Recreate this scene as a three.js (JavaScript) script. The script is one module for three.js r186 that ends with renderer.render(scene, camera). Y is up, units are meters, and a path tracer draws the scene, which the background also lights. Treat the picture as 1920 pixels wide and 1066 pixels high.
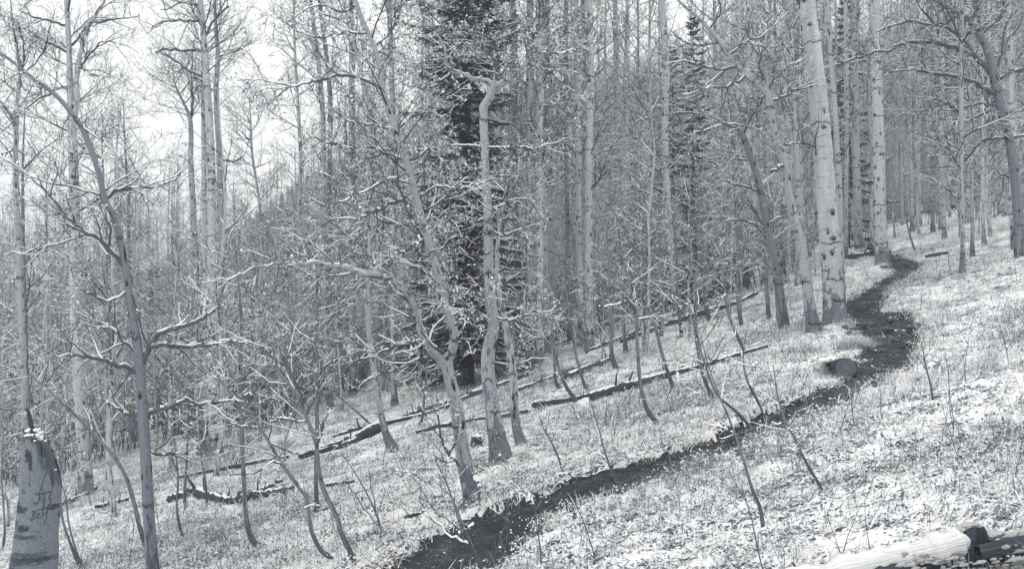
import * as THREE from 'three';
import { mergeGeometries } from 'three/addons/utils/BufferGeometryUtils.js';

// ---------- camera, sky, sun, exposure ----------
const scene = new THREE.Scene();
const F = 1844, CX = 960, CY = 533, EYE = 1.6;                 // focal length and centre in photograph pixels
const camera = new THREE.PerspectiveCamera(2 * Math.atan(533 / F) * 180 / Math.PI, 1920 / 1066, 0.1, 2000);
camera.position.set(0, EYE, 0);
camera.lookAt(0, EYE, -10);
{
  const w = 64, h = 64, data = new Float32Array(w * h * 4);
  for (let y = 0; y < h; y++) for (let x = 0; x < w; x++) {
    const el = ((y + 0.5) / h - 0.5) * Math.PI, s = Math.max(0, Math.sin(el)), L = 1.0 * (1 + 0.62 * s), k = (y * w + x) * 4;
    data[k] = L * 0.985; data[k + 1] = L * 0.995; data[k + 2] = L * 1.0; data[k + 3] = 1;
  }
  const sky = new THREE.DataTexture(data, w, h, THREE.RGBAFormat, THREE.FloatType);
  sky.mapping = THREE.EquirectangularReflectionMapping; sky.magFilter = THREE.LinearFilter; sky.needsUpdate = true;
  scene.background = sky; scene.environment = sky;
}
const sun = new THREE.DirectionalLight(new THREE.Color(1, 0.985, 0.96), 0.7);
sun.name = 'overcast_sun'; sun.position.set(-30, 60, 18); sun.target.position.set(0, 0, -12); scene.add(sun, sun.target);
sun.castShadow = true; sun.shadow.radius = 40; sun.shadow.mapSize.set(2048, 2048);
Object.assign(sun.shadow.camera, { left: -60, right: 60, top: 60, bottom: -60, near: 1, far: 200 });
scene.fog = new THREE.FogExp2(new THREE.Color(0.93, 0.95, 0.97), 0.0032);
const renderer = new THREE.WebGLRenderer({ antialias: true });
renderer.toneMapping = THREE.LinearToneMapping; renderer.toneMappingExposure = 1.27; renderer.shadowMap.enabled = true;

// ---------- small helpers ----------
const rngOf = (s) => () => { s = (s + 0x6d2b79f5) | 0; let t = Math.imul(s ^ (s >>> 15), 1 | s); t = (t + Math.imul(t ^ (t >>> 7), 61 | t)) ^ t; return ((t ^ (t >>> 14)) >>> 0) / 4294967296; };
const clamp = (x, a, b) => Math.min(b, Math.max(a, x)), mix = (a, b, t) => a + (b - a) * t, sstep = (a, b, x) => { const t = clamp((x - a) / (b - a), 0, 1); return t * t * (3 - 2 * t); };
const V = (x, y, z) => new THREE.Vector3(x, y, z);
const hash2 = (x, y) => { let h = Math.imul(x | 0, 374761393) + Math.imul(y | 0, 668265263) | 0; h = Math.imul(h ^ (h >>> 13), 1274126177); return ((h ^ (h >>> 16)) >>> 0) / 4294967296; };
const noise = (x, y, px = 0) => {                                // value noise -1..1, optionally periodic in x
  const ix = Math.floor(x), iy = Math.floor(y), fx = x - ix, fy = y - iy, u = fx * fx * (3 - 2 * fx), v = fy * fy * (3 - 2 * fy);
  const w = px ? (i) => ((i % px) + px) % px : (i) => i;
  const a = hash2(w(ix), iy), b = hash2(w(ix + 1), iy), c = hash2(w(ix), iy + 1), d = hash2(w(ix + 1), iy + 1);
  return mix(mix(a, b, u), mix(c, d, u), v) * 2 - 1;
};
const at = (px, py, d) => V((px - CX) / F * d, EYE - (py - CY) / F * d, -d);   // the place seen at a pixel, d metres away
const smoothPts = (pts, n) => new THREE.CatmullRomCurve3(pts, false, 'centripetal').getPoints(n);

// ---------- terrain ----------
const G0 = (x, z) => {
  const d = -z;
  let h = 0.25 * x + 0.09 * noise(x * 0.33 + 7.1, z * 0.33 + 3.3) + 0.04 * noise(x * 1.1, z * 1.1);
  h *= 1; h += 0.0006 * Math.max(0, d - 30) ** 1.35 * sstep(-12, 25, x);
  return h;
};
const groundHit = (px, py) => { for (let d = 2; d < 90; d += 0.02) { const p = at(px, py, d); if (p.y <= G0(p.x, p.z)) return d; } return 60; };
const trailPx = [[560, 1170, .48], [700, 1112, .48], [800, 1058, .45], [885, 1010, .42], [950, 980, .39], [1027, 943, .37], [1115, 910, .34], [1195, 883, .33], [1280, 858, .30], [1390, 812, .25], [1480, 772, .21], [1550, 745, .21], [1608, 715, .25], [1650, 682, .31], [1676, 645, .33], [1670, 614, .37], [1630, 590, .32], [1612, 570, .32], [1640, 548, .28], [1685, 522, .34], [1706, 503, .34], [1690, 491, .3], [1655, 478, .32], [1630, 467, .32]];
const trailCurve = new THREE.CatmullRomCurve3(trailPx.map(([x, y, w]) => { const p = at(x, y, groundHit(x, y)); p.y = w; return p; }), false, 'centripetal');
const trail = trailCurve.getSpacedPoints(520);
const trailNear = (x, z) => { let best = 1e9, w = .3, k = 0; for (let i = 0; i < trail.length; i++) { const t = trail[i], q = (t.x - x) ** 2 + (t.z - z) ** 2; if (q < best) { best = q; w = t.y; k = i; } } return [Math.sqrt(best), w, k]; };
const coarse = trail.filter((_, i) => i % 12 === 0);
const farFromTrail = (x, z) => { let b = 1e9; for (const t of coarse) b = Math.min(b, (t.x - x) ** 2 + (t.z - z) ** 2); return b > 2.2; };
const trailLevel = trail.map((t) => G0(t.x, t.z) - 0.035);
const trailT = (x, z) => { const [dist, w] = trailNear(x, z); return dist / (w * (1.0 + 0.24 * noise(x * 2.7, z * 2.7) + 0.22 * noise(x * 7, z * 7) + 0.08 * noise(x * 19, z * 19))); };
const bumps = (x, z) => 0.020 * noise(x * 5.5, z * 5.5) + 0.013 * noise(x * 12, z * 12) + 0.008 * noise(x * 31, z * 31);
const G = (x, z) => {
  let h = G0(x, z);
  if (z > -28 && z < -3 && !farFromTrail(x, z)) {
    const [dist, w, k] = trailNear(x, z), wob = w * (1.0 + 0.24 * noise(x * 2.7, z * 2.7) + 0.22 * noise(x * 7, z * 7) + 0.08 * noise(x * 19, z * 19)), t = dist / wob;
    const m = 1 - sstep(0.82, 1.18, t);
    h = mix(h + (x < trail[k].x ? 0.05 : 0) * Math.exp(-((t - 1.4) ** 2) * 9), Math.min(h, trailLevel[k] + (x - trail[k].x) * 0.17) - 0.06, m);
  }
  return h;
};

// ---------- geometry collector ----------
class MB {
  constructor(uv = false) { this.p = new Float32Array(3000); this.n = new Float32Array(3000); this.u = uv ? new Float32Array(2000) : null; this.i = new Uint32Array(3000); this.c = 0; this.k = 0; }
  v(x, y, z, nx, ny, nz, u = 0, w = 0) {
    const a = this.c * 3;
    if (a + 3 > this.p.length) { const g = (o) => { const b = new Float32Array(o.length * 2); b.set(o); return b; }; this.p = g(this.p); this.n = g(this.n); if (this.u) this.u = g(this.u); }
    this.p[a] = x; this.p[a + 1] = y; this.p[a + 2] = z; this.n[a] = nx; this.n[a + 1] = ny; this.n[a + 2] = nz;
    if (this.u) { this.u[this.c * 2] = u; this.u[this.c * 2 + 1] = w; }
    return this.c++;
  }
  f(a, b, c) { if (this.k + 3 > this.i.length) { const b2 = new Uint32Array(this.i.length * 2); b2.set(this.i); this.i = b2; } this.i[this.k++] = a; this.i[this.k++] = b; this.i[this.k++] = c; }
  tri(a, b, c) { const n = b.clone().sub(a).cross(c.clone().sub(a)).normalize(); const q = [a, b, c].map((p) => this.v(p.x, p.y, p.z, n.x, n.y, n.z)); this.f(...q); }
  geo(o) {
    const g = new THREE.BufferGeometry(), p = this.p.slice(0, this.c * 3);
    if (o) for (let i = 0; i < p.length; i += 3) { p[i] -= o.x; p[i + 1] -= o.y; p[i + 2] -= o.z; }
    g.setAttribute('position', new THREE.BufferAttribute(p, 3)); g.setAttribute('normal', new THREE.BufferAttribute(this.n.slice(0, this.c * 3), 3));
    if (this.u) g.setAttribute('uv', new THREE.BufferAttribute(this.u.slice(0, this.c * 2), 2));
    g.setIndex(new THREE.BufferAttribute(this.i.slice(0, this.k), 1));
    return g;
  }
}
const _t = V(), _n = V(), _b = V();
function tube(mb, pts, rad, sides, o = {}) {
  const m = pts.length; let v = o.v0 || 0, first = mb.c; const uvs = !!mb.u, cols = uvs ? sides + 1 : sides, u0 = o.u0 || 0;
  _n.set(0, 0, 0);
  for (let i = 0; i < m; i++) {
    _t.copy(pts[Math.min(i + 1, m - 1)]).sub(pts[Math.max(i - 1, 0)]).normalize();
    if (i === 0) { if (Math.abs(_t.y) > 0.8) _n.set(0, 0, -1); else _n.set(0, 1, 0); }
    _n.addScaledVector(_t, -_n.dot(_t)).normalize(); _b.crossVectors(_t, _n);
    if (i) v += pts[i].distanceTo(pts[i - 1]);
    for (let k = 0; k < cols; k++) {
      const a = (k % sides) / sides * Math.PI * 2, c = Math.cos(a), s = Math.sin(a), r = rad[i] * (o.lump ? 1 + o.lump * (noise(k % sides * 0.9 + (o.seed || 0), v * 5) ) : 1);
      const nx = _n.x * c + _b.x * s, ny = _n.y * c + _b.y * s, nz = _n.z * c + _b.z * s;
      mb.v(pts[i].x + nx * r, pts[i].y + ny * r, pts[i].z + nz * r, nx, ny, nz, u0 + k / sides, v / 16);
    }
    if (i) for (let k = 0; k < sides; k++) { const k2 = uvs ? k + 1 : (k + 1) % sides, A = first + (i - 1) * cols, B = A + cols; mb.f(A + k, A + k2, B + k); mb.f(A + k2, B + k2, B + k); }
  }
  if (o.cap) { const e = first + (m - 1) * cols, c = mb.v(pts[m - 1].x, pts[m - 1].y, pts[m - 1].z, _t.x, _t.y, _t.z, 0.5, v / 16); for (let k = 0; k < sides; k++) mb.f(e + k, e + (uvs ? k + 1 : (k + 1) % sides), c); }
  if (o.cap0) { const c = mb.v(pts[0].x, pts[0].y, pts[0].z, -_t.x, -_t.y, -_t.z, 0.5, 0); for (let k = 0; k < sides; k++) mb.f(first + (uvs ? k + 1 : (k + 1) % sides), first + k, c); }
}
const UP = V(0, 1, 0), _s = V(), _q = V();
function snowOn(mb, pts, rad, rng, thick = 1, steep = 0.78) {    // snow lying along the upper side of a branch
  const m = pts.length; let prev = null;
  for (let i = 0; i < m; i++) {
    _t.copy(pts[Math.min(i + 1, m - 1)]).sub(pts[Math.max(i - 1, 0)]).normalize();
    const flat = 1 - Math.abs(_t.y);
    if (Math.abs(_t.y) > steep || rng() < 0.13 || (rad[i] > 0.02 && Math.abs(_t.y) > 0.55)) { prev = null; continue; }
    _s.crossVectors(_t, UP).normalize(); _q.crossVectors(_s, _t);
    const r = rad[i], end = i === 0 || i === m - 1 ? 0.5 : 1, h = (0.003 + Math.min(0.006, r * 0.4)) * (0.35 + 0.75 * rng()) * Math.min(1, flat * 2) * thick * end, w = r > 0.012 ? r * (0.35 + 0.35 * rng()) : r * 0.95 + 0.0008;
    const p = pts[i], row = r > 0.012 ? [[-w, Math.sqrt(r * r - w * w) - 0.002], [-w * 0.7, Math.sqrt(r * r - w * w * 0.49) + h * 0.7], [0, r + h], [w * 0.7, Math.sqrt(r * r - w * w * 0.49) + h * 0.7], [w, Math.sqrt(r * r - w * w) - 0.002]] : [[-w, r * 0.2], [0, r + h], [w, r * 0.2]];
    const ids = row.map(([a, b]) => { const nx = _s.x * a + _q.x * (w * 0.6 + b * 0.5), ny = _s.y * a + _q.y * (w * 0.6 + b * 0.5), nz = _s.z * a + _q.z * (w * 0.6 + b * 0.5), l = Math.hypot(nx, ny, nz) || 1; return mb.v(p.x + _s.x * a + _q.x * b, p.y + _s.y * a + _q.y * b, p.z + _s.z * a + _q.z * b, nx / l, ny / l, nz / l); });
    if (prev && prev.length === ids.length) for (let k = 0; k + 1 < ids.length; k++) { mb.f(prev[k], prev[k + 1], ids[k]); mb.f(prev[k + 1], ids[k + 1], ids[k]); }
    prev = ids;
  }
}
function leaflet(mb, p, size, rng) {                             // one small folded leaf or bud scale
  const a = rng() * 6.283, e = rng() * 1.6 - 0.3, d = V(Math.cos(a) * Math.cos(e), Math.sin(e), Math.sin(a) * Math.cos(e)), s = V(-Math.sin(a), 0.3 * (rng() - 0.5), Math.cos(a)).multiplyScalar(size * 0.36);
  const tip = p.clone().addScaledVector(d, size), mid = p.clone().addScaledVector(d, size * 0.5).add(V(0, size * 0.12, 0));
  mb.tri(p, mid.clone().add(s), tip); mb.tri(p, tip, mid.clone().sub(s));
}
function blob(mb, p, r, rng, flat = 0.7) {                       // a small lump of snow
  const b = [], top = mb.v(p.x, p.y + r * flat, p.z, 0, 1, 0); const n = 5;
  for (let k = 0; k < n; k++) { const a = k / n * 6.283 + rng(), q = r * (0.75 + 0.5 * rng()); b.push(mb.v(p.x + Math.cos(a) * q, p.y - r * 0.15, p.z + Math.sin(a) * q, Math.cos(a), 0.35, Math.sin(a))); }
  for (let k = 0; k < n; k++) mb.f(top, b[(k + 1) % n], b[k]);
}

// ---------- materials ----------
const S8 = (l) => { l = clamp(l, 0, 1); return 255 * (l <= 0.0031308 ? l * 12.92 : 1.055 * l ** (1 / 2.4) - 0.055); };
const tone = (l) => { const k = 1 - clamp(l / 0.55, 0, 1); return [l * (1 - 0.26 * k), l * (1 - 0.05 * k), l * (1 + 0.2 * k)]; };   // the cold grey of the whole place
const C = (l) => { const t = tone(l); return new THREE.Color().setRGB(t[0], t[1], t[2]); };
const std = (name, l, rough = 0.9, extra = {}) => { const m = new THREE.MeshStandardMaterial({ color: C(l), roughness: rough, ...extra }); m.name = name; return m; };
const tex = (w, h, f, srgb = true) => {
  const d = new Uint8Array(w * h * 4);
  for (let y = 0; y < h; y++) for (let x = 0; x < w; x++) { const c = f(x, y), k = (y * w + x) * 4, t = srgb ? tone(clamp(c, 0.004, 0.95)) : [c, c, c]; for (let j = 0; j < 3; j++) d[k + j] = srgb ? S8(t[j]) : clamp(c, 0, 1) * 255; d[k + 3] = 255; }
  const t = new THREE.DataTexture(d, w, h, THREE.RGBAFormat); t.wrapS = t.wrapT = THREE.RepeatWrapping; t.magFilter = THREE.LinearFilter; t.generateMipmaps = true; if (srgb) t.colorSpace = THREE.SRGBColorSpace; t.needsUpdate = true;
  return t;
};
function barkField(seed, o) {                                    // 256 x 2048 values: 16 m of aspen bark, scars, lenticels and the rough dark butt
  const W = 256, H = 2048, r = rngOf(seed), a = new Float32Array(W * H);
  for (let y = 0; y < H; y++) for (let x = 0; x < W; x++) {
    const m = y / H * 16;
    let l = o.base * (1 + 0.10 * noise(x / 32, y / 90 + seed, 8) + 0.08 * noise(x / 8, y / 60 + seed, 32) + 0.09 * noise(x / 4, y / 2 + seed, 64) + 0.06 * noise(x / 2, y / 14, 128));
    const rough = noise(x / 16, y / 10 + seed * 3, 16) * 0.6 + noise(x / 6.4, y / 5 + seed, 40) * 0.4, lim = m < o.butt ? mix(-1.0, 0.30, m / o.butt) : m < o.butt * 3 ? mix(0.30, 0.72, (m - o.butt) / (2 * o.butt)) : 0.8;
    if (rough > lim) l *= mix(0.62, 0.30, 0.5 + 0.5 * noise(x / 3.2, y / 9, 80));
    a[y * W + x] = l;
  }
  const put = (cx, cy, w, h, k, power = 1) => { for (let y = -h; y <= h; y++) for (let x = -w; x <= w; x++) { const q = (x / w) ** 2 + (y / h) ** 2; if (q > 1) continue; const Y = cy + y; if (Y < 0 || Y >= H) continue; const X = ((cx + x) % W + W) % W, i = Y * W + X; a[i] *= mix(k, 1, q ** power); } };
  for (let n = 0; n < o.dashes; n++) put(r() * W | 0, r() * H | 0, 2 + r() * r() * 26 | 0, 1 + (r() < 0.2 ? 1 : 0), 0.45 + 0.3 * r());
  for (let n = 0; n < o.rings; n++) { const y = r() * H | 0, x0 = r() * W, len = 40 + r() * 170; for (let x = 0; x < len; x++) { const Y = y + 2.5 * noise(x / 14, n) | 0; put(x0 + x | 0, Y, 2, 1 + (r() < 0.35 ? 2 : 0), 0.35); } }
  for (let n = 0; n < o.knots; n++) {
    const x = r() * W | 0, y = 30 + r() * (H - 60) | 0, w = 5 + r() * 10 | 0, h = 2 + r() * 4 | 0;
    put(x, y, w, h, 0.07, 3); put(x, y, w + 4, h + 3, 0.75, 1);
    for (let k = -w - 7; k <= w + 7; k++) put(x + k, y + h + 3 - Math.abs(k) * 0.3 | 0, 1, 1 + (Math.abs(k) < w ? 1 : 0), 0.3, 3);   // the brow above the scar
  }
  return [a, W, H];
}
const bark = [[11, .46, .5, 2600, 40, 190], [12, .35, .45, 2900, 50, 170], [13, .47, .6, 2200, 34, 230], [14, .2, .35, 1900, 26, 120], [15, .38, .55, 2600, 44, 180]].map(([s, base, butt, dashes, rings, knots]) => {
  const [a, W, H] = barkField(s, { base, butt, dashes, rings, knots }), t = tex(W, H, (x, y) => a[y * W + x]);
  const m = new THREE.MeshStandardMaterial({ map: t, roughness: 0.85, bumpMap: t, bumpScale: 0.004 }); m.name = 'aspen_bark'; return m;
});
const M = {
  twig: std('dark_twig', 0.065), limb: std('grey_limb', 0.11), snow: std('snow', 0.74, 0.8), leaf: std('young_leaf', 0.24), needle: std('needle', 0.06), grass: std('dead_grass', 0.22), herb: std('herb_leaf', 0.15), litter: std('leaf_litter', 0.03), sprig: std('forest_twig', 0.1), frost: std('frosted_twig', 0.2),
};
for (const k of ['leaf', 'grass', 'herb', 'needle']) M[k].side = THREE.DoubleSide;
const pixelTex = (w, h, scale) => { const t = tex(w, h, scale); return t; };
M.soil = (() => { const t = tex(512, 512, (x, y) => { const n = noise(x / 64, y / 64, 8) * 0.35 + noise(x / 16, y / 16, 32) * 0.35 + noise(x / 5.12, y / 4, 100) * 0.35 + noise(x / 2, y / 2, 256) * 0.4; return 0.018 * (1 + 0.95 * n) + (n > 0.56 ? 0.10 : 0); }); const m = new THREE.MeshStandardMaterial({ map: t, bumpMap: t, bumpScale: 0.05, roughness: 0.9 }); m.name = 'wet_soil'; return m; })();
M.log = (() => { const t = tex(256, 512, (x, y) => { const n = noise(x / 8, y / 40, 32) * 0.5 + noise(x / 3.2, y / 18, 80) * 0.5 + noise(x / 2, y / 2, 128) * 0.25; return 0.055 * (1 + 0.8 * n); }); const m = new THREE.MeshStandardMaterial({ map: t, bumpMap: t, bumpScale: 0.02, roughness: 0.95 }); m.name = 'rotten_wood'; return m; })();
M.paleLog = std('barkless_log', 0.26); M.rock = (() => { const t = tex(256, 256, (x, y) => 0.075 * (1 + 0.35 * noise(x / 16, y / 16, 16) + 0.35 * noise(x / 4, y / 4, 64))); const m = new THREE.MeshStandardMaterial({ map: t, bumpMap: t, bumpScale: 0.01, roughness: 0.9 }); m.name = 'rock'; return m; })();
M.cut = (() => { const t = tex(256, 256, (x, y) => { const dx = x - 122, dy = y - 131, q = Math.hypot(dx, dy) + 3 * noise(x / 18, y / 18); return 0.15 * (1 + 0.25 * Math.sin(q * 0.55) + 0.45 * noise(x / 9, y / 9) + 0.25 * noise(x / 2, y / 2)) * (q > 112 ? 0.4 : 1); }); const m = new THREE.MeshStandardMaterial({ map: t, roughness: 0.9 }); m.name = 'sawn_end'; return m; })();
// the snow sheet of the ground: snow broken by litter, blades and leaves, 5 m across
M.ground = (() => {
  const N = 2048, cv = document.createElement('canvas'); cv.width = cv.height = N; const g = cv.getContext('2d'), r = rngOf(77);
  const css = (l, a = 1) => { const t = tone(l); return `rgba(${S8(t[0]) | 0},${S8(t[1]) | 0},${S8(t[2]) | 0},${a})`; };
  g.fillStyle = css(0.76); g.fillRect(0, 0, N, N);
  const wrap = (x, y, R, f) => { for (const ox of [0, x < R ? N : x > N - R ? -N : 0]) for (const oy of [0, y < R ? N : y > N - R ? -N : 0]) { if ((ox || oy) || true) { g.save(); g.translate(x + ox, y + oy); f(); g.restore(); } if (!ox && !oy) continue; } };
  const dens = (x, y) => 0.52 + 0.55 * noise(x / 128, y / 128, 16) + 0.4 * noise(x / 51.2, y / 51.2, 40);
  for (let i = 0; i < 17000; i++) { const x = r() * N, y = r() * N; if (r() > dens(x, y)) continue; const l = r() < 0.5 ? 0.03 : 0.09, a = r() * 6.3, w = 1.5 + r() * r() * 10, h = 1.2 + r() * 3; g.fillStyle = css(l); wrap(x, y, 24, () => { g.rotate(a); g.beginPath(); g.ellipse(0, 0, w, h, 0, 0, 6.3); g.fill(); }); }
  for (let i = 0; i < 1500; i++) { const x = r() * N, y = r() * N; if (r() > dens(x, y)) continue; const R = 8 + r() * r() * 34; for (let k = 0; k < R * 1.2; k++) { const a = r() * 6.3, w = 2 + r() * 7, h = 1.5 + r() * 3, ox = (r() + r() - 1) * R * 1.5, oy = (r() + r() - 1) * R; g.fillStyle = css(0.02 + 0.05 * r()); wrap((x + ox + N) % N, (y + oy + N) % N, 12, () => { g.rotate(a); g.beginPath(); g.ellipse(0, 0, w, h, 0, 0, 6.3); g.fill(); }); } }
  for (let i = 0; i < 26000; i++) { const x = r() * N, y = r() * N; if (r() > dens(x, y) + 0.2) continue; const a = r() * 6.3, len = 5 + r() * 26, b = (r() - 0.5) * 14; g.strokeStyle = css(0.08 + 0.28 * r()); g.lineWidth = 1 + r() * 2.2; wrap(x, y, 40, () => { g.rotate(a); g.beginPath(); g.moveTo(-len / 2, 0); g.quadraticCurveTo(0, b, len / 2, 0); g.stroke(); }); }
  for (let i = 0; i < 15000; i++) { const x = r() * N, y = r() * N, a = r() * 6.3, len = 8 + r() * 26, b = (r() - .5) * 16; g.strokeStyle = css(0.70 + 0.07 * r()); g.lineWidth = 2 + r() * 4; g.lineCap = 'round'; wrap(x, y, 40, () => { g.rotate(a); g.beginPath(); g.moveTo(-len / 2, 0); g.quadraticCurveTo(0, b, len / 2, 0); g.stroke(); }); }
  const t = new THREE.CanvasTexture(cv); t.wrapS = t.wrapT = THREE.RepeatWrapping; t.colorSpace = THREE.SRGBColorSpace;
  const m = new THREE.MeshStandardMaterial({ map: t, bumpMap: t, bumpScale: 0.012, roughness: 0.85 }); m.name = 'snowy_ground'; return m;
})();

M.deepSnow = (() => { const t = tex(256, 256, (x, y) => .5 + .25 * noise(x / 16, y / 16, 16) + .2 * noise(x / 6.4, y / 6.4, 40) + .2 * noise(x / 2, y / 2, 128), false); t.repeat.set(3, 3); const m = new THREE.MeshStandardMaterial({ color: C(.74), bumpMap: t, bumpScale: .006, roughness: .8 }); m.name = 'deep_snow'; return m; })();
M.hill = (() => { const t = tex(512, 512, (x, y) => { const n = noise(x / 32, y / 32, 16) * .5 + noise(x / 8, y / 8, 64) * .4 + noise(x / 3.2, y / 3.2, 160) * .4; return n > 0.28 ? 0.62 : 0.10 + 0.08 * noise(x / 2, y / 2, 256); }); const m = new THREE.MeshStandardMaterial({ map: t, roughness: 1 }); m.name = 'brushy_hillside'; return m; })();
// ---------- object helpers ----------
const taken = new Map();
const numbered = (n) => { const k = taken.get(n) || 0; taken.set(n, k + 1); return k ? `${n}_${String(k).padStart(3, '0')}` : n; };
function tag(o, label, category, group, kind) { if (label) o.userData.label = label; if (category) o.userData.category = category; if (group) o.userData.group = group; if (kind) o.userData.kind = kind; return o; }
function mesh(name, g, m, parent = scene, kind) { const o = new THREE.Mesh(g, m); o.name = parent === scene ? numbered(name) : name; o.castShadow = o.receiveShadow = true; if (kind) o.userData.kind = kind; parent.add(o); return o; }
function base(name, p) { const o = new THREE.Group(); o.name = numbered(name); o.position.copy(p); scene.add(o); return o; }

// ---------- ground, far hill, trail ----------
{
  const cols = [], D = Math.PI / 180; for (let a = -180; a < -44; a += 6) cols.push(a); for (let a = -44; a < -31; a += 0.6) cols.push(a); for (let k = 0; k <= 620; k++) cols.push(-31 + 62 * k / 620); for (let a = 31.6; a <= 44; a += 0.6) cols.push(a); for (let a = 48; a <= 180; a += 6) cols.push(a);
  const rows = [0.3, 1, 1.7, 2.4, 3]; { let r = 3; while (r < 24) { r *= 1.0052; rows.push(r); } while (r < 110) { r *= 1.03; rows.push(r); } }
  const nc = cols.length, nr = rows.length, p = new Float32Array(nc * nr * 3), uv = new Float32Array(nc * nr * 2), idx = [];
  for (let j = 0; j < nr; j++) for (let i = 0; i < nc; i++) {
    const a = cols[i] * D, x = Math.sin(a) * rows[j], z = -Math.cos(a) * rows[j], k = j * nc + i;
    p[k * 3] = x; p[k * 3 + 1] = G(x, z) + bumps(x, z); p[k * 3 + 2] = z; uv[k * 2] = x / 5 + 0.04 * noise(x * 0.5, z * 0.5); uv[k * 2 + 1] = z / 5 + 0.04 * noise(x * 0.5 + 9, z * 0.5);
    if (j && i) idx.push(k - nc - 1, k - nc, k - 1, k - nc, k, k - 1);
  }
  const g = new THREE.BufferGeometry(); g.setAttribute('position', new THREE.BufferAttribute(p, 3)); g.setAttribute('uv', new THREE.BufferAttribute(uv, 2)); g.setIndex(idx); g.computeVertexNormals();
  tag(mesh('ground', g, M.ground), 'steep forest slope under thin broken snow', null, null, 'structure');
}
const ridgePx = [[-900, 620], [0, 640], [200, 620], [350, 575], [480, 500], [600, 410], [700, 345], [850, 290], [1000, 245], [1250, 195], [1500, 165], [1920, 120], [2800, 90]];
const ridge = (px) => { for (let i = 1; i < ridgePx.length; i++) if (px <= ridgePx[i][0]) { const [a, b] = [ridgePx[i - 1], ridgePx[i]]; return mix(a[1], b[1], clamp((px - a[0]) / (b[0] - a[0]), 0, 1)); } return 90; };
const hillY = (x, z) => {                                        // the opposite hillside, rising to a ridge some 170 m off
  const d = Math.max(1, -z), px = CX + x / d * F, R = Math.hypot(x, z), t = clamp((R - 70) / 105, 0, 1.3), top = EYE + (CY - ridge(clamp(px, -900, 2800))) / F * d;
  return mix(G0(x, z) - 0.5, top, Math.pow(sstep(0, 1, Math.min(t, 1)), 0.8)) + (t > 0.03 ? 0.8 * noise(x * 0.09, z * 0.09) : 0);
};
{
  const p = [], uv = [], idx = []; let nc = 0; const rs = []; for (let r = 62; r < 212; r += 4) rs.push(r);
  rs.forEach((r, j) => { nc = 0; for (let a = -48; a <= 48; a += 0.8, nc++) { const x = Math.sin(a * Math.PI / 180) * r, z = -Math.cos(a * Math.PI / 180) * r; p.push(x, hillY(x, z) - Math.max(0, r - 185) * 0.2, z); uv.push(x / 5, z / 5); } });
  for (let j = 1; j < rs.length; j++) for (let i = 1; i < nc; i++) { const k = j * nc + i; idx.push(k - nc - 1, k - nc, k - 1, k - nc, k, k - 1); }
  const g = new THREE.BufferGeometry(); g.setAttribute('position', new THREE.Float32BufferAttribute(p, 3)); g.setAttribute('uv', new THREE.Float32BufferAttribute(uv, 2)); g.setIndex(idx); g.computeVertexNormals();
  tag(mesh('hill', g, M.hill), 'wooded hillside fading in the haze beyond the aspens', null, null, 'structure');
}
{
  const pos = [], uv = [], idx = [], n = 44; let s = 0;
  trail.forEach((t, i) => {
    const a = trail[Math.max(0, i - 4)], b = trail[Math.min(trail.length - 1, i + 4)], l = Math.hypot(b.x - a.x, b.z - a.z), sx = -(b.z - a.z) / l, sz = (b.x - a.x) / l; if (i) s += Math.hypot(t.x - trail[i - 1].x, t.z - trail[i - 1].z);
    for (let k = 0; k <= n; k++) { const q = (k / n * 2 - 1) * t.y * 1.7, x = t.x + sx * q, z = t.z + sz * q, edge = Math.abs(q) / t.y; const T = trailT(x, z), lv = trailLevel[i] + (x - t.x) * 0.17 + 0.018 * noise(x * 7, z * 7) + 0.016 * noise(x * 17, z * 17) + 0.011 * noise(x * 38, z * 38), gy = G(x, z) + bumps(x, z); pos.push(x, T < 1.12 && edge < 1.62 ? Math.max(lv, gy + 0.006 + 0.008 * noise(x * 25, z * 25 + 4)) : gy - 0.05, z); uv.push(x * 0.8, z * 0.8); }
    if (i) for (let k = 0; k < n; k++) { const A = (i - 1) * (n + 1) + k, B = A + n + 1; idx.push(A, A + 1, B, A + 1, B + 1, B); }
  });
  const g = new THREE.BufferGeometry(); g.setAttribute('position', new THREE.Float32BufferAttribute(pos, 3)); g.setAttribute('uv', new THREE.Float32BufferAttribute(uv, 2)); g.setIndex(idx); g.computeVertexNormals();
  const m = mesh('path', g, M.soil); M.soil.side = THREE.DoubleSide; tag(m, 'narrow bare soil footpath climbing across the snowy slope', null, null, 'structure');
}

// ---------- tree growing ----------
const randDir = (t, ang, rng, up) => { const a = rng() * 6.283, h = Math.abs(t.y) > 0.9 ? V(1, 0, 0) : V(0, 1, 0), x = h.clone().cross(t).normalize(), y = t.clone().cross(x); const d = t.clone().multiplyScalar(Math.cos(ang)).addScaledVector(x, Math.sin(ang) * Math.cos(a)).addScaledVector(y, Math.sin(ang) * Math.sin(a)); d.y += up; return d.normalize(); };
function walk(p, dir, len, seg, wig, up, rng) { const n = clamp(Math.ceil(len / seg), 2, 9), pts = [p.clone()], d = dir.clone(), q = p.clone(); for (let i = 0; i < n; i++) { d.x += (rng() - 0.5) * wig; d.y += (rng() - 0.5) * wig + up; d.z += (rng() - 0.5) * wig; d.normalize(); q.addScaledVector(d, len / n); pts.push(q.clone()); } return pts; }
const sidesFor = (r) => r > 0.05 ? 14 : r > 0.02 ? 9 : r > 0.01 ? 6 : r > 0.005 ? 4 : 3;
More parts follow.
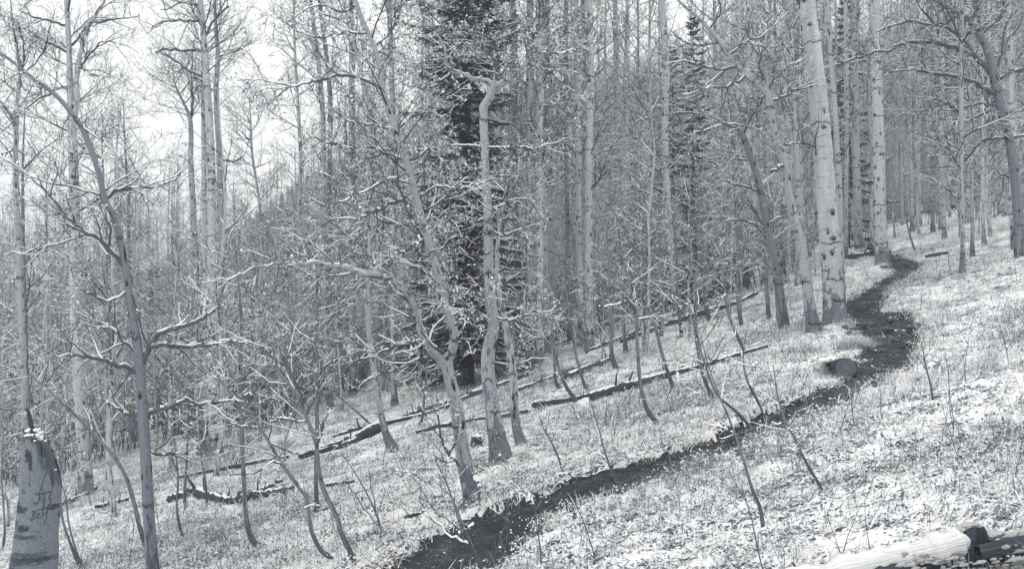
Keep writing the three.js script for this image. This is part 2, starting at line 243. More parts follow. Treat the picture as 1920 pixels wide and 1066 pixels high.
function sprout(T, mb, pts, rad, lv, o, rng) {
  if (lv >= o.len.length) return;
  const cum = [0]; for (let i = 1; i < pts.length; i++) cum.push(cum[i - 1] + pts[i].distanceTo(pts[i - 1]));
  const L = cum[cum.length - 1]; let s = L * (o.start[lv] ?? 0.15) + rng() * o.space[lv], i = 1;
  const last = lv === o.len.length - 1;
  while (s < L) {
    while (cum[i] < s) i++;
    const f = (s - cum[i - 1]) / (cum[i] - cum[i - 1] + 1e-9), p = pts[i - 1].clone().lerp(pts[i], f), t = pts[i].clone().sub(pts[i - 1]).normalize(), r = mix(rad[i - 1], rad[i], f);
    const len = o.len[lv] * (0.35 + 0.65 * (1 - s / L) ** (o.taper ?? 1)) * (0.5 + 0.9 * rng());
    const d = randDir(t, (o.ang[0] + (o.ang[1] - o.ang[0]) * rng()) * Math.PI / 180, rng, o.up[lv] ?? 0.1), r0 = Math.max(o.minR, Math.min(r * 0.65, o.rad[lv]));
    if (last && o.flat) {                                        // finest twigs of distant trees: slim pointed strips
      const w = V(rng() - 0.5, rng() - 0.5, rng() - 0.5).cross(d).normalize().multiplyScalar(r0), e = p.clone().addScaledVector(d, len * 0.55).add(V(0, len * 0.05 * rng(), 0)), e2 = p.clone().addScaledVector(d, len); e2.y += len * 0.12 * (rng() - 0.2);
      mb.tri(p.clone().add(w), p.clone().sub(w), e2); if (rng() < o.snow && Math.abs(d.y) < 0.75) { const u = r0 * 1.1 + 0.001, h = V(0, r0 + 0.004, 0); T.snow.tri(p.clone().add(w).add(h), e2.clone().add(h), p.clone().sub(w).add(h)); }
      if (rng() < o.leaf) { leaflet(rng() < 0.5 ? T.snow : T.leaf, e2, o.leafSize, rng); leaflet(rng() < 0.5 ? T.snow : T.leaf, e, o.leafSize, rng); }
    } else {
      const q = walk(p, d, len, o.seg, o.wig, o.trop ?? 0.03, rng), rr = q.map((_, k) => Math.max(o.minR * 0.6, r0 * (1 - 0.72 * k / (q.length - 1))));
      tube(mb, q, rr, sidesFor(r0));
      if (rng() < o.snow) snowOn(T.snow, q, rr, rng, o.thick ?? 1);
      sprout(T, mb, q, rr, lv + 1, o, rng);
      if (last) { const n = rng() < o.leaf ? 2 + (rng() * 3 | 0) + (o.bunch || 0) : 0, sp = o.bunch ? o.leafSize * 1.5 : 0; for (let k = 0; k < n; k++) { const a = q[q.length - 1 - (k > 1 && q.length > 2 ? k % 2 : 0)].clone().add(V((rng() - .5) * sp, (rng() - .5) * sp, (rng() - .5) * sp)); leaflet(rng() < 0.55 ? T.snow : T.leaf, a, o.leafSize * (0.6 + 0.8 * rng()), rng); } if (n && rng() < 0.3) blob(T.snow, q[q.length - 1], o.leafSize * 0.35, rng); }
    }
    s += o.space[lv] * (0.45 + 1.1 * rng());
  }
}
const nearO = { len: [0.62, 0.34, 0.16], space: [0.12, 0.08, 0.06], start: [0.12, 0.12, 0.15], rad: [0.009, 0.0045, 0.0028], minR: 0.0022, ang: [32, 68], up: [0.12, 0.1, 0.12], seg: 0.06, wig: 0.5, snow: 0.75, leaf: 0.5, leafSize: 0.02, thick: 1 };
const newT = () => ({ snow: new MB(), leaf: new MB(), twig: new MB() });
function finish(root, T, o, twigM) {
  if (T.twig.k) mesh('twigs', T.twig.geo(o), twigM, root, 'stuff');
  if (T.snow.k) mesh('snow', T.snow.geo(o), M.snow, root, 'stuff');
  if (T.leaf.k) mesh('leaves', T.leaf.geo(o), M.leaf, root, 'stuff');
}
let heroSeed = 1000;
// a tree traced from the photograph: trunk [px, py, width px, depth shift m], limbs the same; fine branches are grown on them
function tracedTree(h) {
  const seed = heroSeed++, rng = rngOf(seed * 7 + 3), d0 = h.depth ?? groundHit(h.trunk[0][0], h.trunk[0][1]), T = newT();
  const P = (q, dz = 0) => at(q[0], q[1], d0 + (q[3] || 0) + dz);
  const line = (list, n, dz0 = 0, dz1 = 0) => { const m = list.length, pts = list.map((q, i) => P(q, mix(dz0, dz1, i / (m - 1)))), out = smoothPts(pts, n), rr = out.map((_, k) => { const f = k / n * (m - 1), i = Math.min(m - 2, f | 0), a = list[i], b = list[i + 1]; return mix(a[2], b[2], f - i) * 0.5 * d0 / F; }); return [out, rr]; };
  const [tp, tr] = line(h.trunk, h.n || 40);
  const foot = tp[0].clone(); foot.y = Math.min(foot.y, G0(foot.x, foot.z));
  tp.unshift(foot.clone().add(V(0, -0.25, 0))); tr.unshift(tr[0]);
  if (h.flare !== 0) { let s = 0; for (let i = 1; i < tp.length; i++) { s += tp[i].distanceTo(tp[i - 1]); tr[i] *= 1 + (h.flare ?? 0.25) * Math.exp(-Math.max(0, s - 0.25) / 0.1); } tr[0] = tr[1] * 1.1; }
  const root = base(h.name || 'aspen_tree', foot), tm = new MB(true); tube(tm, tp, tr, h.sides || 16, { lump: h.lump ?? 0.05, seed, u0: rng(), v0: -0.25 + (h.v0 || 0), cap: h.cap });
  mesh('trunk', tm.geo(foot), h.barkM || bark[h.bark ?? seed % 5], root);
  const o = { ...nearO, ...(h.o || {}) };
  for (const b of h.limbs || []) {
    const dz = b.dz ?? (rng() - 0.5) * 0.9, lb = new MB(b.bark), [q, r] = line(b.pts, Math.max(14, b.pts.length * 5), b.z0 || 0, (b.z0 || 0) + dz); q.forEach((p, i) => { const k = Math.min(1, i / 5) * d0 / 7; p.x += k * .010 * noise(i * .55, seed * 3 + b.pts[0][0]); p.y += k * (.010 * noise(i * .6, seed * 5 + b.pts[0][1]) + .005 * noise(i * 1.7, seed)); p.z += k * .02 * noise(i * .5, seed * 7); r[i] *= 1 + .13 * noise(i * .9, seed + b.pts[0][0]); });
    tube(lb, q, r, sidesFor(r[0]), b.bark ? { u0: rng(), v0: 3 + rng() * 5 } : {}); snowOn(T.snow, q, r, rng, b.thick ?? 1.2);
    sprout(T, lb, q, r, b.lv ?? 0, o, rng);
    mesh('branch', lb.geo(foot), b.bark ? bark[h.bark ?? seed % 5] : h.limbM || M.limb, root);
  }
  if (h.crown) {                                                  // grown limbs off the trunk between two heights (0..1 along it)
    const c = { n: 14, from: 0.4, to: 1, len: 1.4, rad: 0.014, ...h.crown };
    for (let k = 0; k < c.n; k++) {
      const f = mix(c.from, c.to, (k + rng() * 0.8) / c.n), i = clamp(Math.floor(f * (tp.length - 1)), 1, tp.length - 2), t = tp[i + 1].clone().sub(tp[i - 1]).normalize();
      const d = randDir(t, (45 + 35 * rng()) * Math.PI / 180, rng, 0.15), len = c.len * (0.5 + 0.8 * rng()), r0 = Math.min(tr[i] * 0.6, c.rad * (0.6 + 0.6 * rng()));
      const q = walk(tp[i], d, len, 0.14, 0.32, 0.03, rng), r = q.map((_, j) => r0 * (1 - 0.75 * j / (q.length - 1)));
      tube(T.twig, q, r, sidesFor(r0)); snowOn(T.snow, q, r, rng, 1); sprout(T, T.twig, q, r, 0, o, rng);
    }
  }
  finish(root, T, foot, h.twigM || M.twig);
  tag(root, h.label, h.category || 'aspen tree', h.group);
  return root;
}

// ---------- the traced aspens of the foreground ----------
tracedTree({ label: 'curved young aspen arching to the upper left corner, dark knot on its stem', depth: 7.7, bark: 3, flare: 0.15, limbM: M.limb,
  trunk: [[289, 1090, 23], [283, 1030, 22], [278, 960, 21], [272, 850, 20], [266, 760, 19], [261, 680, 18], [250, 605, 15.5], [240, 540, 14], [230, 478, 13], [212, 405, 12], [196, 375, 11.5], [185, 325, 11], [170, 280, 10.5], [150, 235, 10], [128, 205, 9], [100, 175, 8], [65, 150, 7], [35, 125, 6], [0, 100, 5], [-60, 70, 4], [-130, 50, 2]], n: 60,
  limbs: [
    { pts: [[258, 700, 10], [225, 686, 9], [200, 678, 8], [165, 668, 7], [130, 666, 5], [105, 670, 3]] }, { pts: [[266, 682, 11], [282, 645, 10], [310, 620, 9], [345, 610, 8], [380, 596, 6], [412, 570, 3]], z0: 0 }, { pts: [[280, 650, 9], [320, 645, 8], [365, 649, 7], [400, 645, 6], [425, 638, 5], [478, 641, 2.5]] },
    { pts: [[256, 665, 7], [230, 635, 6], [205, 613, 4], [150, 590, 2]] }, { pts: [[262, 793, 7], [235, 773, 6], [210, 760, 5], [184, 747, 3]] }, { pts: [[268, 785, 9], [290, 768, 8.5], [320, 763, 8], [345, 748, 7], [370, 758, 6], [415, 753, 5], [450, 743, 4], [480, 731, 2.5]] },
    { pts: [[196, 374, 7], [220, 357, 6.5], [260, 354, 6], [300, 347, 5], [325, 335, 3.5], [350, 313, 2]] }, { pts: [[190, 367, 4], [150, 355, 3.5], [100, 345, 3], [50, 330, 2]] }, { pts: [[236, 512, 9], [215, 478, 8], [185, 450, 7], [160, 435, 6.5], [125, 405, 5], [75, 350, 4], [30, 310, 3], [-20, 285, 2]] },
    { pts: [[168, 437, 4], [120, 452, 3.5], [60, 470, 3], [20, 473, 2]] }, { pts: [[238, 545, 5], [205, 565, 4.5], [170, 552, 3], [140, 540, 2]] }, { pts: [[262, 842, 4], [300, 850, 6], [340, 850, 5], [374, 847, 3]] }, { pts: [[118, 190, 4], [150, 235, 3], [190, 262, 2.5], [216, 285, 1.5]] }, { pts: [[100, 172, 4], [60, 195, 3], [0, 250, 2]] },
  ], crown: { n: 8, from: 0.5, to: 0.95, len: 0.6, rad: 0.006 }, o: { len: [0.48, 0.28, 0.15], space: [0.11, 0.08, 0.065], leaf: 0.55, snow: 0.75, bunch: 1 } });
tracedTree({ label: 'tall straight aspen far left, forked high against the pale sky', depth: 15.6, bark: 0, flare: 0.35,
  trunk: [[160, 905, 27], [157, 860, 23], [150, 760, 22], [145, 680, 21], [141, 560, 20], [139, 400, 18], [137, 300, 17], [132, 200, 13], [129, 100, 10], [124, 0, 9], [118, -120, 7], [112, -260, 3]], n: 44,
  limbs: [{ bark: true, pts: [[140, 215, 10], [142, 190, 9], [146, 118, 9], [152, 90, 8], [160, 62, 7], [180, 30, 6], [198, -5, 4], [215, -60, 2]] }, { pts: [[134, 85, 5], [170, 45, 4], [220, 37, 3], [265, 30, 1.5]], dz: .5 }, { pts: [[126, 98, 5], [100, 85, 4], [60, 62, 3], [25, 50, 2]] }, { pts: [[124, 48, 5], [90, 40, 4], [40, 20, 3]] }, { pts: [[146, 130, 4], [190, 78, 3], [225, 85, 2]] }, { pts: [[135, 160, 4], [90, 170, 3], [45, 185, 2]] }, { pts: [[140, 120, 3.5], [175, 140, 3], [215, 148, 1.5]] }],
  crown: { n: 26, from: 0.42, to: 0.98, len: 1.15, rad: 0.013 }, o: { minR: 0.003, snow: 0.35, leaf: 0.05, len: [0.75, 0.4, 0.22], space: [0.14, 0.1, 0.09] } });
tracedTree({ label: 'slender aspen at the left edge rising behind the carved stump', depth: 10.5, bark: 1, flare: 0,
  trunk: [[50, 930, 13], [46, 790, 12], [42, 650, 12], [36, 520, 12], [32, 440, 11.5], [29, 350, 11], [29, 260, 9], [31, 200, 8], [36, 140, 6], [30, 90, 5], [22, 30, 3], [15, -40, 1.5]],
  limbs: [{ bark: true, pts: [[28, 245, 8], [22, 222, 7], [12, 208, 6], [0, 192, 6], [-30, 165, 4]] }, { pts: [[28, 275, 4], [12, 285, 3], [0, 290, 2.5]] }, { pts: [[36, 140, 4], [44, 90, 3], [30, 40, 2]] }],
  crown: { n: 12, from: 0.5, to: 1, len: 0.8, rad: 0.009 }, o: { len: [0.4, 0.25, 0.15], leaf: 0.35 } });
tracedTree({ label: 'straight grey stem just right of the slender left edge aspen', depth: 11.5, bark: 3, flare: 0, trunk: [[54, 940, 10], [52, 800, 9], [49, 690, 8], [46, 600, 7.5], [44, 520, 7], [42, 400, 6], [42, 300, 4], [46, 200, 2]], crown: { n: 16, from: 0.25, to: 1, len: 0.75, rad: 0.008 }, o: { len: [0.4, 0.25, 0.14] } });
// the clump left of the middle
const clumpO = { minR: 0.0026, snow: 0.3, leaf: 0.03, len: [0.7, 0.38, 0.2], space: [0.17, 0.13, 0.12] };
tracedTree({ label: 'tallest and stoutest trunk of the clump standing in the sky gap at left', depth: 16.4, bark: 0, flare: 0.3, trunk: [[405, 858, 26], [401, 780, 21], [398, 650, 19.5], [397, 500, 18], [395, 300, 16], [387, 150, 13], [382, 75, 11], [375, 0, 10], [368, -110, 7], [362, -230, 3]],
  limbs: [{ pts: [[385, 95, 6], [345, 93, 5], [310, 92, 4], [290, 100, 2.5]] }, { pts: [[390, 150, 5], [360, 135, 4.5], [335, 120, 4], [305, 100, 2.5]] }, { pts: [[382, 75, 5], [400, 40, 4], [430, 10, 3]] }, { pts: [[376, 38, 5], [350, 40, 4], [320, 38, 3], [285, 50, 2]] }, { pts: [[376, 10, 4], [340, 5, 3.5], [300, 20, 2]] }],
  crown: { n: 26, from: 0.58, to: 0.98, len: 1.1, rad: 0.013 }, o: clumpO });
tracedTree({ label: 'dark blotched trunk on the right side of the sky gap clump', depth: 16.9, bark: 1, flare: 0.25, trunk: [[396, 853, 20], [405, 700, 14], [413, 480, 13], [411, 300, 11.5], [405, 175, 10], [408, 100, 8], [404, 50, 6], [402, -30, 5], [405, -130, 2]], limbs: [{ pts: [[404, 110, 4], [430, 98, 3.5], [455, 92, 3], [472, 75, 1.5]] }, { pts: [[412, 300, 3], [440, 300, 3], [462, 285, 1.5]] }], crown: { n: 18, from: 0.5, to: 1, len: 0.9, rad: 0.011 }, o: clumpO });
tracedTree({ label: 'thin upright trunk on the left side of the sky gap clump, crown low', depth: 17.5, bark: 4, flare: 0.2, trunk: [[378, 850, 17], [372, 700, 13], [367, 500, 12], [361, 380, 11], [357, 300, 10], [356, 225, 8], [345, 195, 5], [330, 165, 3], [322, 120, 1.5]], limbs: [{ pts: [[356, 228, 5], [360, 190, 4], [358, 150, 2.5], [362, 110, 1.5]] }], crown: { n: 20, from: 0.6, to: 1, len: 0.95, rad: 0.009 }, o: clumpO });
tracedTree({ label: 'thin rear trunk hidden between the two stoutest of the sky gap clump', depth: 18.6, bark: 2, flare: 0.2, trunk: [[388, 840, 14], [386, 600, 11], [383, 400, 10], [381, 250, 9], [380, 150, 7], [378, 60, 4], [377, -20, 2]], crown: { n: 16, from: 0.55, to: 1, len: 0.9, rad: 0.01 }, o: clumpO });
// the great curved pair and the central trees
tracedTree({ label: 'long curved aspen beside the path, leaning left, heavy snowy limb from its low fork', bark: 1, flare: 0.25,
  trunk: [[887, 953, 31], [882, 920, 29], [875, 893, 28], [865, 833, 26], [855, 758, 24], [844, 712, 23], [838, 676, 22], [848, 655, 17], [851, 623, 16], [842, 588, 15], [834, 553, 15], [817, 500, 15], [800, 440, 15], [785, 390, 14.5], [772, 340, 14], [760, 300, 13.5], [747, 265, 13], [735, 225, 12], [720, 175, 11], [712, 125, 10], [700, 85, 9.5], [682, 45, 8.5], [668, 8, 8], [655, -40, 6], [640, -120, 3]], n: 70,
  limbs: [
    { bark: true, thick: .8, pts: [[836, 690, 17], [820, 668, 15], [805, 650, 14], [792, 628, 13], [784, 598, 12], [770, 560, 12], [755, 545, 11.5], [722, 519, 10], [703, 515, 9.5], [670, 508, 9], [645, 499, 8.5], [624, 498, 8], [581, 491, 7], [555, 495, 6.5], [535, 492, 6], [499, 498, 5], [465, 507, 4], [440, 520, 3.2], [400, 545, 2]], dz: -0.6 },
    { pts: [[832, 660, 8], [790, 640, 8], [760, 645, 7], [740, 648, 6], [700, 668, 4], [655, 680, 2.5]] }, { pts: [[835, 668, 6], [790, 672, 6], [750, 690, 5], [700, 705, 4], [690, 712, 2]] },
    { pts: [[788, 420, 6], [760, 421, 6], [716, 414, 5], [703, 404, 3]], dz: 0.3 }, { pts: [[788, 394, 7], [765, 382, 6.5], [745, 376, 6], [720, 388, 5.5], [696, 398, 5], [670, 408, 4], [640, 408, 3], [600, 420, 2]] }, { pts: [[795, 450, 6], [768, 467, 5.5], [735, 483, 4.5], [716, 500, 3]] },
    { pts: [[758, 302, 6], [722, 286, 5.5], [700, 278, 5], [650, 278, 4.5], [611, 266, 4], [584, 253, 3], [560, 235, 2]] }, { pts: [[760, 303, 5], [795, 288, 5], [810, 278, 4], [830, 282, 2]] }, { pts: [[718, 168, 7], [690, 152, 6], [640, 141, 5.5], [590, 152, 4.5], [545, 160, 3.5], [500, 150, 2.5], [446, 148, 2]] }, { pts: [[545, 160, 3], [515, 185, 2.5], [500, 200, 1.5]] },
    { pts: [[772, 345, 5], [735, 335, 4.5], [700, 350, 4], [650, 372, 3], [610, 392, 2]] }, { pts: [[740, 240, 5], [700, 235, 4], [655, 225, 3], [610, 200, 2]] }, { pts: [[700, 88, 5], [730, 60, 4], [745, 20, 3], [765, -20, 2]] }, { pts: [[690, 62, 5], [650, 60, 4], [600, 70, 3], [560, 60, 2]] }, { pts: [[668, 8, 5], [640, 25, 4], [600, 10, 3], [540, 40, 2]] }, { pts: [[780, 372, 5], [820, 352, 4], [850, 350, 3], [880, 330, 2]] }, { pts: [[848, 610, 4], [880, 590, 3.5], [905, 570, 2]] },
    { pts: [[872, 880, 6], [855, 868, 5], [838, 845, 5], [826, 815, 4], [822, 780, 3]] }, { pts: [[882, 880, 5], [890, 895, 5], [897, 905, 5], [899, 950, 4]], lv: 3 },
  ], crown: { n: 16, from: 0.4, to: 0.98, len: 0.6, rad: 0.007 }, o: { len: [0.5, 0.28, 0.14], space: [0.105, 0.075, 0.06], leaf: 0.8, snow: 0.8, leafSize: 0.021, bunch: 3 } });
tracedTree({ label: 'central aspen with a kinked top where two limbs spread like arms', bark: 4, flare: 0.28,
  trunk: [[940, 862, 38], [930, 813, 32], [922, 758, 27], [915, 698, 26], [916, 658, 25], [925, 612, 22], [920, 558, 20], [916, 500, 19], [915, 400, 17], [911, 340, 15.5], [909, 275, 15], [906, 215, 15.5], [907, 200, 16], [914, 188, 15], [923, 170, 14], [927, 156, 12.5], [929, 148, 5]], n: 56,
  limbs: [
    { bark: true, thick: .5, pts: [[925, 158, 10], [905, 148, 9.5], [888, 146, 9], [868, 139, 8], [853, 136, 7.5], [836, 116, 6.5], [832, 85, 5], [812, 50, 4], [810, 0, 3], [800, -60, 2]], dz: 0.4 }, { bark: true, thick: .5, pts: [[928, 160, 10], [948, 154, 9], [965, 155, 8.5], [975, 143, 8], [982, 122, 7], [998, 100, 5], [1030, 86, 3.5], [1060, 70, 2]], dz: -0.3 },
    { pts: [[926, 155, 5], [935, 120, 4], [930, 80, 3], [945, 30, 2]] }, { pts: [[850, 132, 5], [815, 160, 4], [780, 165, 3], [740, 150, 2]] }, { pts: [[985, 118, 5], [1020, 130, 4], [1050, 150, 3], [1075, 190, 2]] }, { pts: [[998, 98, 4], [1040, 100, 4], [1080, 92, 3], [1120, 60, 2]] }, { pts: [[910, 276, 4], [870, 272, 4], [810, 278, 3.5], [750, 285, 3], [700, 275, 2]] }, { pts: [[912, 276, 4], [960, 276, 4], [1010, 274, 3], [1060, 262, 2]] },
    { pts: [[914, 410, 6], [880, 420, 5], [850, 445, 4], [825, 470, 3], [815, 500, 2]] }, { pts: [[914, 395, 5], [950, 380, 4], [985, 372, 3], [1010, 380, 2]] }, { pts: [[913, 340, 5], [880, 350, 4], [840, 358, 3], [800, 380, 2]] }, { pts: [[915, 430, 5], [945, 440, 4], [975, 430, 3]] }, { pts: [[918, 520, 5], [880, 545, 4], [850, 565, 3], [800, 570, 2]] }, { pts: [[913, 340, 4], [945, 330, 3], [990, 335, 2]] }, { pts: [[925, 600, 4], [890, 612, 3.5], [860, 590, 2.5]] }, { pts: [[922, 590, 4], [960, 600, 3.5], [1000, 580, 2.5]] },
  ], o: { len: [0.5, 0.28, 0.14], space: [0.085, 0.065, 0.055], leaf: 0.95, snow: 0.8, leafSize: 0.024, bunch: 5 } });
tracedTree({ label: 'thinner aspen with a curved foot, just right of the kinked central tree', bark: 2, flare: 0.25, trunk: [[978, 832, 21], [968, 800, 17], [965, 758, 16], [963, 723, 15], [960, 683, 14.5], [951, 630, 13], [943, 583, 12], [935, 540, 10], [932, 480, 8], [940, 400, 6], [955, 320, 3]], limbs: [{ pts: [[945, 590, 5], [985, 578, 4], [1020, 585, 3], [1050, 570, 2]] }, { pts: [[940, 560, 4], [960, 520, 3], [990, 500, 2]] }, { pts: [[960, 690, 3], [1000, 670, 2.5], [1030, 672, 1.5]] }], crown: { n: 10, from: 0.55, to: 1, len: 0.6, rad: 0.008 }, o: { leaf: 0.8, len: [0.45, 0.28, 0.15] } });
tracedTree({ label: 'slim aspen leaning left above the broken dark log end', bark: 4, flare: 0.5, trunk: [[738, 846, 20], [722, 808, 13], [709, 745, 12], [701, 690, 11], [692, 620, 11], [688, 560, 10.5], [694, 470, 10], [695, 400, 10], [692, 320, 9.5], [685, 190, 9], [672, 110, 8], [655, 50, 7], [640, -20, 5], [625, -120, 2]], crown: { n: 22, from: 0.3, to: 1, len: 0.8, rad: 0.01 }, o: { leaf: 0.35, len: [0.5, 0.3, 0.16] } });
// the right hand group
tracedTree({ label: 'largest aspen at right, thick pale trunk with black branch scars beside the path', bark: 0, flare: 0.22, sides: 26, lump: 0.03, n: 60,
  trunk: [[1567, 610, 44], [1564, 560, 40], [1560, 500, 38], [1552, 400, 37], [1545, 300, 36], [1536, 200, 34.5], [1525, 100, 32.5], [1516, 30, 31], [1508, -60, 30], [1500, -180, 27], [1495, -330, 22]],
  limbs: [{ pts: [[1520, 40, 6], [1500, 0, 5], [1490, -60, 3]] }, { pts: [[1527, 95, 4], [1505, 85, 3], [1495, 75, 2]] }, { pts: [[1545, 280, 4], [1500, 268, 3], [1460, 275, 2]] }], o: { leaf: 0.2 } });
tracedTree({ label: 'bent aspen left of the largest trunk, forked at a swollen burl', bark: 1, flare: 0.4, n: 56,
  trunk: [[1528, 622, 26], [1522, 590, 23], [1515, 543, 20], [1510, 500, 20], [1500, 450, 18.5], [1490, 415, 17], [1480, 365, 16], [1470, 300, 15], [1455, 255, 14], [1446, 215, 13.5], [1442, 190, 17], [1437, 172, 15], [1424, 160, 12], [1400, 140, 11], [1385, 125, 10], [1366, 105, 9], [1350, 80, 8], [1330, 55, 7], [1308, 32, 6], [1280, 8, 5], [1240, -30, 3]],
  limbs: [{ bark: true, pts: [[1440, 175, 10], [1438, 150, 8], [1432, 115, 6], [1415, 90, 4.5], [1400, 60, 3], [1395, 10, 2]] }, { pts: [[1432, 150, 5], [1425, 110, 4], [1440, 85, 3]] }, { pts: [[1445, 190, 6], [1470, 180, 5], [1490, 170, 4], [1530, 160, 2]] }, { pts: [[1440, 180, 4], [1420, 183, 5], [1403, 184, 3]], lv: 2 }, { pts: [[1470, 312, 7], [1460, 314, 7], [1445, 322, 5]], lv: 2 }, { pts: [[1450, 225, 4], [1410, 240, 3.5], [1370, 230, 3], [1320, 245, 2]] }, { pts: [[1366, 105, 5], [1390, 85, 4], [1440, 60, 3], [1480, 20, 2]] }, { pts: [[1385, 125, 5], [1340, 130, 4], [1290, 115, 3], [1250, 120, 2]] }, { pts: [[1400, 140, 5], [1370, 160, 4], [1320, 165, 3], [1280, 180, 2]] }, { pts: [[1350, 80, 4], [1300, 85, 3], [1260, 60, 2]] }, { pts: [[1330, 55, 4], [1350, 20, 3], [1340, -30, 2]] }, { pts: [[1440, 170, 4], [1470, 130, 3], [1510, 110, 2]] }],
  o: { len: [0.6, 0.34, 0.17], space: [0.11, 0.08, 0.065], leaf: 0.55, bunch: 1 } });
tracedTree({ label: 'leaning twin stemmed aspen left of the bent burled tree', bark: 3, flare: 0.25, trunk: [[1473, 616, 17], [1467, 563, 14], [1455, 500, 14], [1440, 430, 13], [1425, 350, 12.5], [1405, 285, 12], [1395, 258, 11], [1380, 240, 8], [1355, 230, 6], [1310, 205, 4], [1285, 190, 2]],
  limbs: [{ bark: true, pts: [[1464, 612, 10], [1459, 580, 9], [1455, 533, 8], [1448, 480, 8], [1440, 440, 7], [1420, 400, 5], [1400, 380, 3]] }, { pts: [[1395, 255, 5], [1398, 225, 4], [1380, 190, 3], [1370, 150, 2]] }, { pts: [[1428, 360, 4], [1380, 345, 3.5], [1330, 335, 2]] }, { pts: [[1440, 430, 4], [1400, 415, 3], [1350, 410, 2]] }, { pts: [[1410, 300, 4], [1370, 300, 3], [1330, 320, 2]] }, { pts: [[1440, 420, 4], [1470, 400, 3], [1490, 360, 2]] }], crown: { n: 10, from: 0.4, to: 0.9, len: 0.8, rad: 0.009 }, o: { leaf: 0.6, bunch: 4, len: [0.55, 0.34, 0.18] } });
tracedTree({ label: 'straight pale aspen with black scars at the bend of the path', bark: 2, flare: 0.18, sides: 22, trunk: [[1656, 498, 27], [1654, 470, 25], [1651, 425, 23], [1649, 300, 21], [1646, 200, 20], [1644, 100, 18], [1642, 0, 17], [1640, -150, 14], [1640, -320, 8]], crown: { n: 6, from: 0.3, to: 0.7, len: 0.5, rad: 0.007 }, o: { leaf: 0.2, minR: 0.003, len: [0.4, 0.2] , space: [.12, .1] } });
tracedTree({ label: 'straight aspen standing in the gap between the two stoutest right hand trunks', depth: 31, bark: 1, flare: 0.3, trunk: [[1613, 462, 19], [1610, 430, 15], [1607, 350, 14.5], [1605, 200, 14], [1602, 50, 12], [1600, -80, 10], [1600, -220, 4]], crown: { n: 14, from: 0.45, to: 1, len: 1.2, rad: 0.014 }, o: { minR: 0.005, leaf: 0.1, len: [0.7, 0.35], space: [.2, .16] } });
tracedTree({ label: 'thin grey aspen close behind the right flank of the largest trunk', depth: 15, bark: 4, flare: 0.1, trunk: [[1580, 560, 12], [1578, 480, 11], [1574, 350, 11], [1566, 200, 10.5], [1555, 60, 9.5], [1545, -60, 8], [1538, -200, 4]], crown: { n: 12, from: 0.4, to: 1, len: 0.8, rad: 0.009 }, o: { len: [0.45, 0.25, 0.15] } });
tracedTree({ label: 'leaning grey aspen at the right edge spreading long snowy limbs over the slope', bark: 3, flare: 0.15, depth: 15.2, n: 56,
  trunk: [[1916, 500, 20], [1912, 475, 19], [1910, 400, 18], [1900, 300, 17.5], [1887, 235, 17], [1875, 188, 17], [1865, 145, 16], [1855, 100, 15], [1840, 68, 14], [1825, 45, 12], [1800, 28, 10], [1760, 5, 7], [1720, -25, 4]],
  limbs: [
    { pts: [[1866, 145, 10], [1830, 105, 9], [1800, 92, 8], [1780, 87, 7.5], [1715, 78, 6.5], [1660, 95, 5], [1625, 103, 4], [1590, 117, 3], [1540, 130, 2]] }, { pts: [[1874, 180, 9], [1850, 165, 8], [1830, 152, 7], [1790, 144, 6.5], [1730, 132, 5], [1690, 132, 3], [1640, 148, 2]] }, { pts: [[1878, 147, 8], [1900, 134, 8], [1930, 125, 7], [1980, 110, 4]] }, { pts: [[1838, 62, 8], [1837, 30, 7], [1835, 0, 6], [1828, -60, 4]] }, { pts: [[1888, 258, 6], [1915, 256, 5], [1960, 250, 4]] }, { pts: [[1884, 258, 5], [1850, 262, 4.5], [1820, 290, 4], [1800, 310, 2]] },
    { pts: [[1880, 200, 5], [1840, 195, 4], [1800, 200, 3], [1750, 190, 2]] }, { pts: [[1800, 28, 6], [1760, 45, 5], [1700, 40, 4], [1640, 60, 2.5]] }, { pts: [[1830, 105, 6], [1795, 60, 5], [1750, 40, 4], [1710, -10, 2]] }, { pts: [[1872, 178, 5], [1850, 210, 4], [1820, 225, 3], [1780, 228, 2]] }, { pts: [[1865, 140, 5], [1880, 100, 4], [1890, 50, 3], [1910, 10, 2]] }, { pts: [[1905, 340, 4], [1880, 325, 3.5], [1865, 320, 2]] }, { pts: [[1840, 65, 5], [1870, 40, 4], [1900, 0, 2]] }],
  o: { len: [0.95, 0.5, 0.24], space: [0.13, 0.1, 0.085], leaf: 0.08, snow: 0.9, minR: 0.003 } });
tracedTree({ label: 'pale dark footed aspen half hidden behind the right edge tree', depth: 17, bark: 2, flare: 0.2, trunk: [[1907, 478, 16], [1900, 420, 13], [1898, 300, 12.5], [1896, 180, 12], [1893, 60, 11], [1890, -80, 9]], crown: { n: 10, from: 0.4, to: 1, len: 0.9, rad: 0.01 }, o: { leaf: 0.1, minR: .003 } });
